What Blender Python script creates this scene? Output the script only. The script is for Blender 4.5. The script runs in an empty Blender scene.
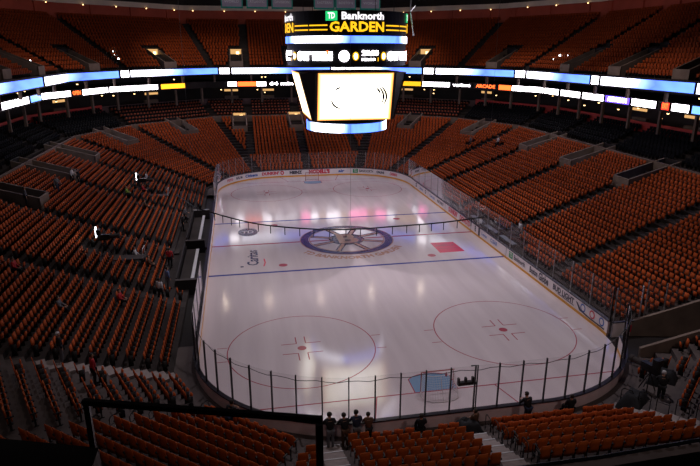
import bpy, bmesh, math, random
from mathutils import Vector, Matrix
import numpy as np
random.seed(7)
PI = math.pi
sc = bpy.context.scene
col = sc.collection

# ------------------------------------------------------------------ materials
def mat(name, c, rough=.6, metal=0, noise=0, nscale=4., emit=None, es=1., spec=.4, bump=0):
    m = bpy.data.materials.new(name); m.use_nodes = True
    nt = m.node_tree; b = nt.nodes['Principled BSDF']
    b.inputs['Base Color'].default_value = (*c, 1); b.inputs['Roughness'].default_value = rough
    b.inputs['Metallic'].default_value = metal; b.inputs['Specular IOR Level'].default_value = spec
    if emit:
        b.inputs['Emission Color'].default_value = (*emit, 1); b.inputs['Emission Strength'].default_value = es
    if noise:
        g = nt.nodes.new('ShaderNodeNewGeometry'); n = nt.nodes.new('ShaderNodeTexNoise'); n.inputs['Scale'].default_value = nscale
        n.inputs['Detail'].default_value = 4
        r = nt.nodes.new('ShaderNodeMapRange'); r.inputs['From Min'].default_value = .3; r.inputs['From Max'].default_value = .7
        r.inputs['To Min'].default_value = 1 - noise; r.inputs['To Max'].default_value = 1 + noise
        h = nt.nodes.new('ShaderNodeVectorMath'); h.operation = 'SCALE'; h.inputs[0].default_value = c
        nt.links.new(g.outputs['Position'], n.inputs['Vector']); nt.links.new(n.outputs['Fac'], r.inputs['Value'])
        nt.links.new(r.outputs['Result'], h.inputs['Scale']); nt.links.new(h.outputs['Vector'], b.inputs['Base Color'])
        if bump:
            bp = nt.nodes.new('ShaderNodeBump'); bp.inputs['Strength'].default_value = bump
            nt.links.new(n.outputs['Fac'], bp.inputs['Height']); nt.links.new(bp.outputs['Normal'], b.inputs['Normal'])
    return m

def led(name, c, s):
    return mat(name, (.02, .02, .02), .4, emit=c, es=s)

def led_gradient(name):
    """white to blue video pattern running along the ribbon"""
    m = bpy.data.materials.new(name); m.use_nodes = True
    nt = m.node_tree; b = nt.nodes['Principled BSDF']; b.inputs['Base Color'].default_value = (.02, .02, .02, 1)
    uv = nt.nodes.new('ShaderNodeUVMap'); sep = nt.nodes.new('ShaderNodeSeparateXYZ')
    n = nt.nodes.new('ShaderNodeTexNoise'); n.inputs['Scale'].default_value = 2.3; n.inputs['Detail'].default_value = 2
    ad = nt.nodes.new('ShaderNodeMath'); ad.operation = 'ADD'
    mu = nt.nodes.new('ShaderNodeMath'); mu.operation = 'MULTIPLY'; mu.inputs[1].default_value = .55
    r = nt.nodes.new('ShaderNodeValToRGB')
    e = r.color_ramp.elements; e[0].position = .44; e[0].color = (1.2, 1.2, 1.4, 1); e[1].position = .86; e[1].color = (.10, .24, 1.0, 1)
    x = r.color_ramp.elements.new(.53); x.color = (.22, .36, 1.1, 1)
    x = r.color_ramp.elements.new(.70); x.color = (.055, .115, .9, 1)
    nt.links.new(uv.outputs[0], sep.inputs[0]); nt.links.new(uv.outputs[0], n.inputs['Vector'])
    nt.links.new(n.outputs['Fac'], mu.inputs[0]); nt.links.new(mu.outputs[0], ad.inputs[0])
    su = nt.nodes.new('ShaderNodeMath'); su.operation = 'MULTIPLY'; su.inputs[1].default_value = .6
    nt.links.new(sep.outputs[0], su.inputs[0]); nt.links.new(su.outputs[0], ad.inputs[1])
    nt.links.new(ad.outputs[0], r.inputs[0]); nt.links.new(r.outputs[0], b.inputs['Emission Color'])
    b.inputs['Emission Strength'].default_value = 3.5
    return m

M = {}
M['seat'] = mat('orange_seat_plastic', (.42, .072, .012), .7, spec=.2, noise=.12, nscale=.7)
M['seat_b'] = mat('amber_seat_plastic', (.36, .058, .009), .7, spec=.2, noise=.12, nscale=.7)
M['seat_near'] = mat('golden_seat_plastic', (.43, .084, .012), .65, spec=.2, noise=.1, nscale=2)
M['club'] = mat('black_seat_vinyl', (.007, .008, .012), .8, spec=.1)
M['clubred'] = mat('dark_seat_red_pad', (.33, .07, .03), .5)
M['frame'] = mat('seat_frame_black', (.015, .013, .013), .5)
M['tread'] = mat('shaded_terrace_concrete', (.030, .023, .023), .8, noise=.35, nscale=.6)  # concrete darkened in colour for the shade between dense seat rows
M['tread_lit'] = mat('lit_terrace_concrete', (.10, .08, .08), .8, noise=.2, nscale=.8)  # same concrete, coloured lighter where light reaches between the near rows
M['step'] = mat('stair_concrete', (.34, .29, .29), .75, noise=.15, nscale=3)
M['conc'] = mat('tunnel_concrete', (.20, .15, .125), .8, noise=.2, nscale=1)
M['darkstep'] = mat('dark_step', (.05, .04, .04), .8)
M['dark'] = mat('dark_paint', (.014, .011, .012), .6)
M['black'] = mat('black_metal', (.008, .008, .009), .4)
M['redwall'] = mat('red_wall_paint', (.46, .085, .05), .7, noise=.12, nscale=.5)
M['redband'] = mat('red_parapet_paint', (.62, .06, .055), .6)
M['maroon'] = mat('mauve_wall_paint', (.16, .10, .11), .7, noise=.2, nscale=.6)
M['soffit'] = mat('grey_soffit_paint', (.80, .68, .58), .7, noise=.1, nscale=.4)
M['ceil'] = mat('dark_ceiling', (.02, .018, .02), .8)
M['white'] = mat('white_board_plastic', (.88, .80, .83), .35, noise=.03, nscale=1)
M['white_out'] = mat('pale_pink_board_back', (.92, .72, .76), .4, noise=.08, nscale=1.5)
M['yellow'] = mat('yellow_kick_plastic', (.72, .33, .03), .4)
M['cap'] = mat('dark_cap_rail', (.015, .012, .02), .35)
M['alu'] = mat('aluminium', (.5, .5, .52), .35, metal=.8)
M['grey'] = mat('grey_paint', (.25, .25, .26), .5)
M['lightgrey'] = mat('light_grey_plastic', (.62, .62, .66), .4)
M['red'] = mat('rink_red', (.43, .085, .12), .25)
M['blue'] = mat('rink_blue', (.045, .06, .30), .25)
M['crease'] = mat('crease_blue', (.22, .36, .55), .25)
M['pink'] = mat('ice_advert_red', (.72, .06, .12), .25)
M['navy'] = mat('logo_navy', (.03, .035, .12), .25)
M['gold'] = mat('logo_gold', (.50, .28, .20), .25)
M['txt'] = mat('advert_black', (.03, .03, .06), .4)
M['txtred'] = mat('advert_red', (.70, .04, .08), .4)
M['txtblue'] = mat('advert_blue', (.06, .15, .5), .4)
M['green'] = mat('advert_green', (.02, .32, .12), .4)
M['netcord'] = mat('white_net_cord', (.7, .65, .67), .7)
M['goalred'] = mat('goal_red_paint', (.42, .10, .09), .3)
M['skin'] = mat('skin', (.50, .27, .19), .6)
M['hair'] = mat('dark_hair', (.02, .014, .01), .6)
M['whitehot'] = led('screen_white', (1, .97, .95), 3.5)
M['tvwhite'] = led('screen_white_small', (1, .93, 1), 8.)
M['signwhite'] = led('sign_white', (1, .95, 1), 1.3)
M['lpink'] = led('led_pink', (1, .16, .42), 9)
M['lyellow'] = led('led_yellow', (1, .5, .012), 1.5)
M['lgold'] = led('led_orange', (1, .33, .012), 3.2)
M['lred'] = led('led_red', (1, .035, .015), 3)
M['lorange'] = led('led_red_orange', (1, .12, .02), 3.6)
M['lblue'] = led('led_blue', (.12, .3, 1), 3)
M['lpurple'] = led('led_violet', (.14, .07, 1), 3)
M['lgreen'] = led('led_green', (.02, .62, .18), 1.1)
M['warm'] = led('warm_lamp', (1, .62, .25), 5)
M['warmdim'] = led('warm_room_glow', (1, .55, .2), .8)
M['cool'] = led('cool_lamp', (.9, .95, 1), 9)
M['ribbon'] = led_gradient('ribbon_video')
for n, c in dict(black_cloth=(.012, .012, .016), navy_cloth=(.02, .03, .07), red_cloth=(.45, .02, .03), white_cloth=(.6, .6, .65),
                 blue_cloth=(.12, .18, .35), brown_cloth=(.10, .05, .03), grey_cloth=(.13, .13, .15), green_cloth=(.3, .45, .08)).items():
    M[n] = mat(n, c, .8)

# ice
def ice_mat():
    m = bpy.data.materials.new('rink_ice'); m.use_nodes = True
    nt = m.node_tree; b = nt.nodes['Principled BSDF']
    g = nt.nodes.new('ShaderNodeNewGeometry'); mp = nt.nodes.new('ShaderNodeMapping'); mp.inputs['Scale'].default_value = (1.1, .10, 1)
    n = nt.nodes.new('ShaderNodeTexNoise'); n.inputs['Scale'].default_value = 1.0; n.inputs['Detail'].default_value = 5
    cr = nt.nodes.new('ShaderNodeValToRGB'); cr.color_ramp.elements[0].position = .3; cr.color_ramp.elements[0].color = (.66, .575, .615, 1)
    cr.color_ramp.elements[1].position = .7; cr.color_ramp.elements[1].color = (.75, .665, .70, 1)
    rr = nt.nodes.new('ShaderNodeMapRange'); rr.inputs['To Min'].default_value = .05; rr.inputs['To Max'].default_value = .17
    n2 = nt.nodes.new('ShaderNodeTexNoise'); n2.inputs['Scale'].default_value = 1.6; n2.inputs['Detail'].default_value = 3
    bp = nt.nodes.new('ShaderNodeBump'); bp.inputs['Strength'].default_value = .02; bp.inputs['Distance'].default_value = .02
    L = nt.links.new
    L(g.outputs['Position'], mp.inputs['Vector']); L(mp.outputs[0], n.inputs['Vector']); L(n.outputs['Fac'], cr.inputs[0]); L(cr.outputs[0], b.inputs['Base Color'])
    L(n.outputs['Fac'], rr.inputs['Value']); L(rr.outputs[0], b.inputs['Roughness'])
    L(g.outputs['Position'], n2.inputs['Vector']); L(n2.outputs['Fac'], bp.inputs['Height']); L(bp.outputs[0], b.inputs['Normal'])
    b.inputs['Specular IOR Level'].default_value = .65
    return m
M['ice'] = ice_mat()

def glass_mat(name, tint, dif, clear):
    m = bpy.data.materials.new(name); m.use_nodes = True
    nt = m.node_tree; nt.nodes.clear(); L = nt.links.new
    o = nt.nodes.new('ShaderNodeOutputMaterial'); t = nt.nodes.new('ShaderNodeBsdfTransparent'); t.inputs[0].default_value = (*clear, 1)
    gl = nt.nodes.new('ShaderNodeBsdfGlossy'); gl.inputs['Roughness'].default_value = .05; gl.inputs[0].default_value = (.8, .8, .85, 1)
    d = nt.nodes.new('ShaderNodeBsdfDiffuse'); d.inputs[0].default_value = (*tint, 1)
    f = nt.nodes.new('ShaderNodeFresnel'); f.inputs[0].default_value = 1.06
    a = nt.nodes.new('ShaderNodeMixShader'); a.inputs[0].default_value = dif; c = nt.nodes.new('ShaderNodeMixShader')
    L(t.outputs[0], a.inputs[1]); L(d.outputs[0], a.inputs[2]); L(f.outputs[0], c.inputs[0]); L(a.outputs[0], c.inputs[1]); L(gl.outputs[0], c.inputs[2])
    L(c.outputs[0], o.inputs[0]); return m
M['glass'] = glass_mat('scuffed_acrylic', (.5, .42, .42), .07, (.985, .98, .985))

# ------------------------------------------------------------------ mesh builder
class MB:
    def __init__(s): s.v = []; s.f = []; s.mi = []; s.m = []; s.uv = None
    def _m(s, m):
        if m not in s.m: s.m.append(m)
        return s.m.index(m)
    def add(s, vs, fs, m):
        b = len(s.v); k = s._m(m)
        s.v.extend([tuple(p) for p in vs]); s.f.extend([tuple(b + i for i in f) for f in fs]); s.mi.extend([k] * len(fs)); return s
    def box(s, c, d, m, rz=0, rx=0, taper=1.):
        hx, hy, hz = d[0] / 2, d[1] / 2, d[2] / 2
        R = Matrix.Rotation(rz, 3, 'Z') @ Matrix.Rotation(rx, 3, 'X')
        vs = []
        for z in (-1, 1):
            t = taper if z > 0 else 1
            for x, y in ((-1, -1), (1, -1), (1, 1), (-1, 1)):
                vs.append(Vector(c) + R @ Vector((x * hx * t, y * hy * t, z * hz)))
        return s.add(vs, [(0, 3, 2, 1), (4, 5, 6, 7), (0, 1, 5, 4), (1, 2, 6, 5), (2, 3, 7, 6), (3, 0, 4, 7)], m)
    def tube(s, pts, r, m, n=8, closed=False):
        pts = [Vector(p) for p in pts]; N = len(pts); vs = []; fs = []
        for i, p in enumerate(pts):
            a = pts[i - 1] if (i > 0 or closed) else p; b = pts[(i + 1) % N] if (i < N - 1 or closed) else p
            t = (b - a).normalized(); u = t.cross(Vector((0, 0, 1)))
            if u.length < 1e-3: u = t.cross(Vector((1, 0, 0)))
            u.normalize(); w = u.cross(t)
            rr = r[i] if isinstance(r, (list, tuple)) else r
            vs += [p + (u * math.cos(2 * PI * k / n) + w * math.sin(2 * PI * k / n)) * rr for k in range(n)]
        for i in range(N if closed else N - 1):
            for k in range(n):
                a, b = i * n + k, i * n + (k + 1) % n; c, d = ((i + 1) % N) * n + (k + 1) % n, ((i + 1) % N) * n + k
                fs.append((a, b, c, d))
        if not closed: fs += [tuple(range(n - 1, -1, -1)), tuple((N - 1) * n + k for k in range(n))]
        return s.add(vs, fs, m)
    def lathe(s, c, prof, m, n=16, axis='Z'):
        vs = []; fs = []
        for r, z in prof:
            for k in range(n):
                a = 2 * PI * k / n; p = Vector((r * math.cos(a), r * math.sin(a), z))
                if axis == 'Y': p = Vector((p.x, p.z, p.y))
                if axis == 'X': p = Vector((p.z, p.x, p.y))
                vs.append(Vector(c) + p)
        for i in range(len(prof) - 1):
            for k in range(n): fs.append((i * n + k, i * n + (k + 1) % n, (i + 1) * n + (k + 1) % n, (i + 1) * n + k))
        fs += [tuple(range(n - 1, -1, -1)), tuple((len(prof) - 1) * n + k for k in range(n))]
        return s.add(vs, fs, m)
    def mesh(s, name, smooth=False):
        me = bpy.data.meshes.new(name); me.from_pydata(s.v, [], s.f)
        for m in s.m: me.materials.append(m)
        me.polygons.foreach_set('material_index', s.mi)
        if smooth: me.polygons.foreach_set('use_smooth', [True] * len(s.f))
        me.update(); return me
    def build(s, name, parent=None, smooth=False, **kw):
        o = bpy.data.objects.new(name, s.mesh(name, smooth)); col.objects.link(o)
        if parent: o.parent = parent
        return tag(o, **kw)

def tag(o, label=None, cat=None, group=None, kind=None):
    if label: o['label'] = label
    if cat: o['category'] = cat
    if group: o['group'] = group
    if kind: o['kind'] = kind
    return o
def empty(name, loc=(0, 0, 0), rz=0, **kw):
    o = bpy.data.objects.new(name, None); o.location = loc; o.rotation_euler = (0, 0, rz); col.objects.link(o)
    return tag(o, **kw)

_tc = {}
def text_mesh(txt, bold=0.):
    """flat outline of the characters, height 1, centred"""
    if (txt, bold) in _tc: return _tc[(txt, bold)]
    c = bpy.data.curves.new('t', 'FONT'); c.body = txt; c.align_x = 'CENTER'; c.align_y = 'CENTER'; c.size = 1.38; c.offset = bold
    c.resolution_u = 2
    o = bpy.data.objects.new('t', c); col.objects.link(o); dg = bpy.context.evaluated_depsgraph_get()
    me = bpy.data.meshes.new_from_object(o.evaluated_get(dg))
    vs = [(v.co.x, v.co.y) for v in me.vertices]; fs = [tuple(p.vertices) for p in me.polygons]
    bpy.data.objects.remove(o); bpy.data.meshes.remove(me); bpy.data.curves.remove(c)
    _tc[(txt, bold)] = (vs, fs); return vs, fs
def put_text(mb, txt, h, fn, m, w=None, bold=.02, shift=(0, 0)):
    vs, fs = text_mesh(txt, bold)
    if not vs: return
    ww = max(v[0] for v in vs) - min(v[0] for v in vs); k = (w / ww) if w else h
    mb.add([fn(v[0] * k + shift[0], v[1] * h + shift[1]) for v in vs], fs, m)

# ------------------------------------------------------------------ camera
CAM = (-9.797, -53.403, 17.703); YAW, PIT, F = 0.18746, 0.30468, 580.8
cam = bpy.data.cameras.new('camera'); co = bpy.data.objects.new('camera', cam); col.objects.link(co)
cam.sensor_width = 36; cam.lens = F / 700 * 36; cam.clip_start = .05; cam.clip_end = 400
co.location = CAM; co.rotation_euler = (PI / 2 - PIT, 0, -YAW); sc.camera = co
_fw = Vector((math.sin(YAW) * math.cos(PIT), math.cos(YAW) * math.cos(PIT), -math.sin(PIT)))
_rt = Vector((math.cos(YAW), -math.sin(YAW), 0)); _up = _rt.cross(_fw)
def seen(p, margin=60):
    """is a place inside what the photo shows (used only to leave out seats far outside it)"""
    d = Vector(p) - Vector(CAM); z = d.dot(_fw)
    if z < 1: return None
    x = 350 + F * d.dot(_rt) / z; y = 233 - F * d.dot(_up) / z
    return z if (-margin < x < 700 + margin and -margin < y < 466 + margin) else None

HX, HY, RR = 12.95, 30.48, 8.53
def rink_pt(s, off=0.):
    """point and outward normal on the boards line at arc length s, starting at (HX, 0), counter-clockwise"""
    A = HY - RR; Q = PI / 2 * RR; B = 2 * (HX - RR); L = 4 * A / 2 * 2 + 4 * Q + 2 * B
    s %= L
    seq = [('l', (HX, 0), (0, 1), A), ('a', (HX - RR, A), 0, Q), ('l', (HX - RR, HY), (-1, 0), B), ('a', (-HX + RR, A), 90, Q),
           ('l', (-HX, A), (0, -1), 2 * A), ('a', (-HX + RR, -A), 180, Q), ('l', (-HX + RR, -HY), (1, 0), B), ('a', (HX - RR, -A), 270, Q), ('l', (HX, -A), (0, 1), A)]
    for ty, c, d, l in seq:
        if s <= l + 1e-6:
            if ty == 'l':
                n = Vector((d[1], -d[0], 0)); return Vector((c[0] + d[0] * s, c[1] + d[1] * s, 0)) + n * off, n
            a = math.radians(d) + s / RR; n = Vector((math.cos(a), math.sin(a), 0)); return Vector((c[0], c[1], 0)) + n * (RR + off), n
        s -= l
    return rink_pt(0, off)
# ------------------------------------------------------------------ bowl geometry: twelve straight stands around the rink
ANG = [0, 25, 50, 90, 130, 155, 180, 205, 230, 270, 310, 335]
CC = [14.2, 22.7, 29.2, 31.7, 29.2, 22.7, 14.2, 22.7, 28.8, 31.2, 28.8, 22.7]
NRM = [Vector((math.cos(math.radians(a)), math.sin(math.radians(a)), 0)) for a in ANG]
TAN = [Vector((-n.y, n.x, 0)) for n in NRM]
def VX(k, D):
    k %= 12; j = (k + 1) % 12
    a, b = NRM[k], NRM[j]; ca, cb = CC[k] + D, CC[j] + D
    det = a.x * b.y - a.y * b.x
    return Vector(((ca * b.y - cb * a.y) / det, (cb * a.x - ca * b.x) / det, 0))
def P(k, D, t, z=0):
    v = NRM[k] * (CC[k] + D) + TAN[k] * t; return Vector((v.x, v.y, z))
def trange(k, D):
    return VX(k - 1, D).dot(TAN[k]), VX(k, D).dot(TAN[k])
Z0 = .45
LP, LR, LN = .86, .32, 19          # loge row depth, rise, rows
def zl(D): return Z0 + LR * int(D / LP)
CD0, CP, CR, CN = 17.7, .92, .42, 5
BD0, BP, BR, BN = 16.9, .92, .52, 15
zb0 = 15.0
TUN_T = None

def ring(mb, D0, z0, D1, z1, m, ks=range(12), clip=None):
    """a sloping or flat band round the bowl between two offsets"""
    for k in ks:
        a0, b0 = trange(k, D0); a1, b1 = trange(k, D1)
        if clip and k in clip:
            a0, b0 = max(a0, clip[k][0]), min(b0, clip[k][1]); a1, b1 = max(a1, clip[k][0]), min(b1, clip[k][1])
            if b0 <= a0: continue
        mb.add([P(k, D0, a0, z0), P(k, D0, b0, z0), P(k, D1, b1, z1), P(k, D1, a1, z1)], [(0, 1, 2, 3)], m)

# the tunnel for the ice resurfacer opens in the corner stand 11 (normal 335 deg); cut its rows there
def cut11(D): return trange(11, D)[1] - 3.6
mb = MB()
for i in range(LN):
    D0, D1, z = i * LP, (i + 1) * LP, Z0 + LR * i
    c = {11: (-99, cut11(D0))} if i < 9 else None
    ks = range(12)
    for kk, mm in ((range(0, 7), M['tread']), (range(7, 12), M['tread_lit'])):
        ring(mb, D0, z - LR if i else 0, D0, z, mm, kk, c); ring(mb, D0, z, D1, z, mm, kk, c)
zt = Z0 + LR * (LN - 1)
Dl = LN * LP
ring(mb, Dl, zt, Dl, zt + 1.0, M['conc']); ring(mb, Dl, zt + 1.0, Dl + .15, zt + 1.0, M['maroon']); ring(mb, Dl + .15, zt + 1.0, Dl + .15, 6.55, M['tread'])
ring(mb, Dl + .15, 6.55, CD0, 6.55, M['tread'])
zc0 = 6.9
mb.build('floor_lower_terrace', kind='structure', label='stepped concrete terraces coloured dark for shade under the lower bowl seats')
mb = MB(); side = [0, 1, 2, 3, 4, 5, 6]; clipS = {0: (-32, 99), 6: (-99, 32)}
for i in range(CN):
    D0, D1, z = CD0 + i * CP, CD0 + (i + 1) * CP, zc0 + CR * i
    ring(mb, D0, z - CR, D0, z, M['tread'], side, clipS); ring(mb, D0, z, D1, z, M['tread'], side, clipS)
mb.build('floor_club_terrace', kind='structure', label='stepped terrace of the club rows, coloured dark for shade')
D_cl = CD0 + CN * CP
mb = MB()
for k in side:
    pass
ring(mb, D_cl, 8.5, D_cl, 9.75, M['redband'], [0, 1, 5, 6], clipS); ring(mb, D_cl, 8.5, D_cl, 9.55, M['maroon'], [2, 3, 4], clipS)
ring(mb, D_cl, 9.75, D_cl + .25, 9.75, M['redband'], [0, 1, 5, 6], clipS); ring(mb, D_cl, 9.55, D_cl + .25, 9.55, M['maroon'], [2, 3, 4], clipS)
mb.build('wall_club_parapet', kind='structure', label='red parapet wall behind the club rows')
# concourse floor, suites, decks
mb = MB()
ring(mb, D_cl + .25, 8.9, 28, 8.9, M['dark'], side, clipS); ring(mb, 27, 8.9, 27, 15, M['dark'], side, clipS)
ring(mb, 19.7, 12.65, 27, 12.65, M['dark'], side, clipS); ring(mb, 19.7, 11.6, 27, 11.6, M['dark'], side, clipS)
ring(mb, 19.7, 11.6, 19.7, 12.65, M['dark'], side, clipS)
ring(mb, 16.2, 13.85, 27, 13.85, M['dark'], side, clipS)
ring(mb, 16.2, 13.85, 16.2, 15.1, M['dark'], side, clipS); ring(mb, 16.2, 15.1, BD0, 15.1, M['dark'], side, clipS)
mb.build('wall_suite_levels', kind='structure', label='dark decks and back walls of the two suite levels')
mb = MB()
for i in range(BN):
    D0, D1, z = BD0 + i * BP, BD0 + (i + 1) * BP, zb0 + BR * i
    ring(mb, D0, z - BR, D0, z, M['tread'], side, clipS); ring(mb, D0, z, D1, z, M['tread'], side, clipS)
mb.build('floor_balcony_terrace', kind='structure', label='stepped terrace under the upper balcony seats')
D_b = BD0 + BN * BP
mb = MB(); ring(mb, D_b, 21.5, D_b, 31, M['redwall'], side, clipS)
for k in side:                                      # shallow pilasters on the wall
    a, b = trange(k, D_b - .1)
    t = a + 3
    while t < b:
        if -32 < P(k, D_b, t).y:
            p = P(k, D_b - .12, t, 24); mb.box(p, (.24, .5, 6), M['redwall'], rz=math.radians(ANG[k]))
        t += 7
mb.build('wall_upper', kind='structure', label='dark red wall above the top balcony row')
mb = MB()
ring(mb, 29.4, 24.55, 29.4, 25.35, M['soffit'], side, clipS); ring(mb, 29.4, 24.55, D_b, 24.75, M['soffit'], side, clipS)
ring(mb, 29.4, 25.35, 28.2, 26.2, M['ceil'], side, clipS); ring(mb, 28.2, 26.2, 28.2, 31, M['ceil'], side, clipS)
mb.build('trim_1', kind='structure', label='curved grey soffit band running under the ceiling')
mb = MB(); mb.box((0, 0, 31.1), (110, 140, .2), M['ceil']); mb.build('ceiling', kind='structure')
# ground slab under everything
mb = MB(); mb.box((0, 0, -.26), (110, 140, .5), M['dark']); mb.build('floor_arena', kind='structure')

mb = MB()
def rinkside(s):
    p, n = rink_pt(s, .14); t = min(((CC[k] - NRM[k].dot(p)) / NRM[k].dot(n)) for k in range(12) if NRM[k].dot(n) > .3); return p, p + n * t
S_ALL = 2 * (HY - RR) * 2 + 4 * PI / 2 * RR + 4 * (HX - RR)
for i in range(300):
    a, b = rinkside(S_ALL * i / 300); c_, d_ = rinkside(S_ALL * (i + 1) / 300)
    if abs(a.y) < 20 or (a.x > 10.5 and -27.2 < a.y < 0): continue
    mb.add([(v.x, v.y, .34) for v in (a, b, d_, c_)], [(0, 1, 2, 3)], M['tread_lit'])
mb.build('floor_rinkside', kind='structure', label='raised walkway between the boards and the first seat row')
# tunnel walls + black backs
mb = MB()
tA = cut11(0)
p0 = P(11, 0, tA); q0 = P(11, 9 * LP, cut11(9 * LP)); 
def wallseg(mb, a, b, ha, hb, th, m):
    a = Vector(a); b = Vector(b); n = (b - a).normalized().cross(Vector((0, 0, 1))) * th / 2
    a0, b0 = a.copy(), b.copy(); a0.z = b0.z = 0
    vs = [a0 - n, b0 - n, b0 + n, a0 + n, a - n + Vector((0, 0, ha)), b - n + Vector((0, 0, hb)), b + n + Vector((0, 0, hb)), a + n + Vector((0, 0, ha))]
    mb.add(vs, [(0, 3, 2, 1), (4, 5, 6, 7), (0, 1, 5, 4), (1, 2, 6, 5), (2, 3, 7, 6), (3, 0, 4, 7)], m)
wallseg(mb, p0, q0, 1.0, 3.9, .2, M['conc'])
a1 = VX(11, .1); a2 = VX(11, 9 * LP)
wallseg(mb, a1, a2, 1.0, 3.9, .2, M['conc'])
wallseg(mb, q0, a2, 3.6, 3.6, .2, M['dark'])
mb.build('wall_tunnel', kind='structure', label='concrete side walls of the corner tunnel')

# ------------------------------------------------------------------ ice and its markings
A_ = HY - RR; Q_ = PI / 2 * RR; B_ = 2 * (HX - RR)
PER = 4 * A_ + 4 * Q_ + 2 * B_
S_FAR = A_ + Q_ + B_ / 2                 # s at (0, HY)
S_LEFT = A_ + 2 * Q_ + B_ + A_           # s at (-HX, 0)
S_NEAR = S_LEFT + A_ + Q_ + B_ / 2
def sR(y): return y % PER                # s on the right side at y
mb = MB(); ring_s = [rink_pt(PER * i / 160)[0] for i in range(160)]
mb.add([(p.x, p.y, 0) for p in ring_s], [tuple(range(160))], M['ice']); mb.add([(p.x, p.y, -.02) for p in ring_s], [tuple(range(159, -1, -1))], M['ice'])
ice = mb.build('floor', kind='structure', label='pale pinkish white ice sheet of the rink')
ZM = .004
def flat(u0, v0, u1, v1, z=ZM): return [(u0, v0, z), (u1, v0, z), (u1, v1, z), (u0, v1, z)]
def strip(mb, pts, w, m, z=ZM, closed=False):
    n = len(pts); vs = []
    for i, p in enumerate(pts):
        a = pts[i - 1] if (i or closed) else p; b = pts[(i + 1) % n] if (i < n - 1 or closed) else p
        d = Vector((b[0] - a[0], b[1] - a[1])).normalized(); nx, ny = -d.y * w / 2, d.x * w / 2
        vs += [(p[0] - nx, p[1] - ny, z), (p[0] + nx, p[1] + ny, z)]
    mb.add(vs, [(2 * i, 2 * ((i + 1) % n), 2 * ((i + 1) % n) + 1, 2 * i + 1) for i in range(n if closed else n - 1)], m)
def disc(mb, x, y, r, m, z=ZM, n=32): mb.add([(x + r * math.cos(2 * PI * i / n), y + r * math.sin(2 * PI * i / n), z) for i in range(n)], [tuple(range(n))], m)
def circ(x, y, r, n=72, a0=0, a1=2 * PI): return [(x + r * math.cos(a0 + (a1 - a0) * i / n), y + r * math.sin(a0 + (a1 - a0) * i / n)) for i in range(n + (0 if abs(a1 - a0 - 2 * PI) < 1e-6 else 1))]
for y in (-7.62, 7.62):
    mb = MB(); strip(mb, [(-HX, y), (HX, y)], .30, M['blue']); mb.build('blue_line', ice)
mb = MB(); strip(mb, [(-HX, 0), (HX, 0)], .30, M['red']); mb.build('centre_line', ice)
for sg in (-1, 1):
    gy = sg * 27.13; hw = HX - .9
    mb = MB(); strip(mb, [(-hw, gy), (hw, gy)], .09, M['red']); mb.build('goal_line', ice)
    mb = MB(); strip(mb, [(-3.35, gy), (-4.27, sg * HY)], .07, M['red']); strip(mb, [(3.35, gy), (4.27, sg * HY)], .07, M['red']); mb.build('trapezoid_line', ice)
    # goal crease
    mb = MB(); arc = [(-1.22, gy), (-1.22, gy - sg * 1.37)] + [(1.83 * math.cos(t), gy - sg * 1.83 * math.sin(t)) for t in [math.radians(132 - i * 8) for i in range(11)]] + [(1.22, gy - sg * 1.37), (1.22, gy)]
    pts = arc if sg > 0 else arc[::-1]
    mb.add([(p[0], p[1], ZM * .6) for p in arc], [tuple(range(len(arc)))], M['crease']); strip(mb, arc, .06, M['red'], z=ZM * 1.3); mb.build('goal_crease', ice)
    for sx in (-1, 1):
        x, y = sx * 6.7, sg * 21.03
        mb = MB(); strip(mb, circ(x, y, 4.57), .065, M['red'], closed=True)
        for hx in (-1, 1):
            for hy in (-1, 1):
                strip(mb, [(x + hx * .29, y + hy * .62), (x + hx * 1.25, y + hy * .62)], .07, M['red'], z=ZM * 1.2)
                strip(mb, [(x + hx * .29, y + hy * .62), (x + hx * .29, y + hy * 1.5)], .07, M['red'], z=ZM * 1.2)
            for hy in (-1, 1):
                strip(mb, [(x + hx * 4.57, y + hy * .85), (x + hx * 5.2, y + hy * .85)], .06, M['red'], z=ZM * 1.2)
        mb.build('faceoff_circle', ice)
        mb = MB(); disc(mb, x, y, .28, M['red']); mb.build('faceoff_dot', ice)
        mb = MB(); disc(mb, x, sg * 6.1, .38, M['red']); mb.build('neutral_dot', ice)
# centre emblem: spoked wheel with a letter
mb = MB(); z1 = ZM * 2
strip(mb, circ(0, 0, 4.15), .78, M['navy'], z=z1, closed=True); strip(mb, circ(0, 0, 3.66), .12, M['gold'], z=z1 * 1.2, closed=True); strip(mb, circ(0, 0, 4.55), .10, M['gold'], z=z1 * 1.2, closed=True)
for i in range(8):
    a = PI / 8 + i * PI / 4; c, s_ = math.cos(a), math.sin(a)
    strip(mb, [(1.5 * c, 1.5 * s_), (3.7 * c, 3.7 * s_)], .62, M['navy'], z=z1); strip(mb, [(1.5 * c, 1.5 * s_), (3.7 * c, 3.7 * s_)], .30, M['gold'], z=z1 * 1.2)
disc(mb, 0, 0, 1.75, M['navy'], z=z1)
put_text(mb, 'B', 2.6, lambda u, v: (u, v, z1 * 1.5), M['gold'], w=2.0, bold=.06)
emb = mb.build('centre_emblem', ice, label='navy and gold spoked wheel emblem with a letter B')
mb = MB()
def arcfn(R):
    return lambda u, v: ((R - v) * math.sin(u / R), -(R - v) * math.cos(u / R), z1)
put_text(mb, 'TD BANKNORTH GARDEN', .72, arcfn(5.35), M['gold'], w=10.6, bold=.07)
mb.build('emblem_lettering', emb, label='gold lettering curved below the centre emblem')
mb = MB(); mb.add([(7.68, -2.65, z1), (9.96, -2.75, z1), (10.1, -5.55, z1), (7.67, -5.6, z1)][::-1], [(0, 1, 2, 3)], M['pink'])
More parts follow.
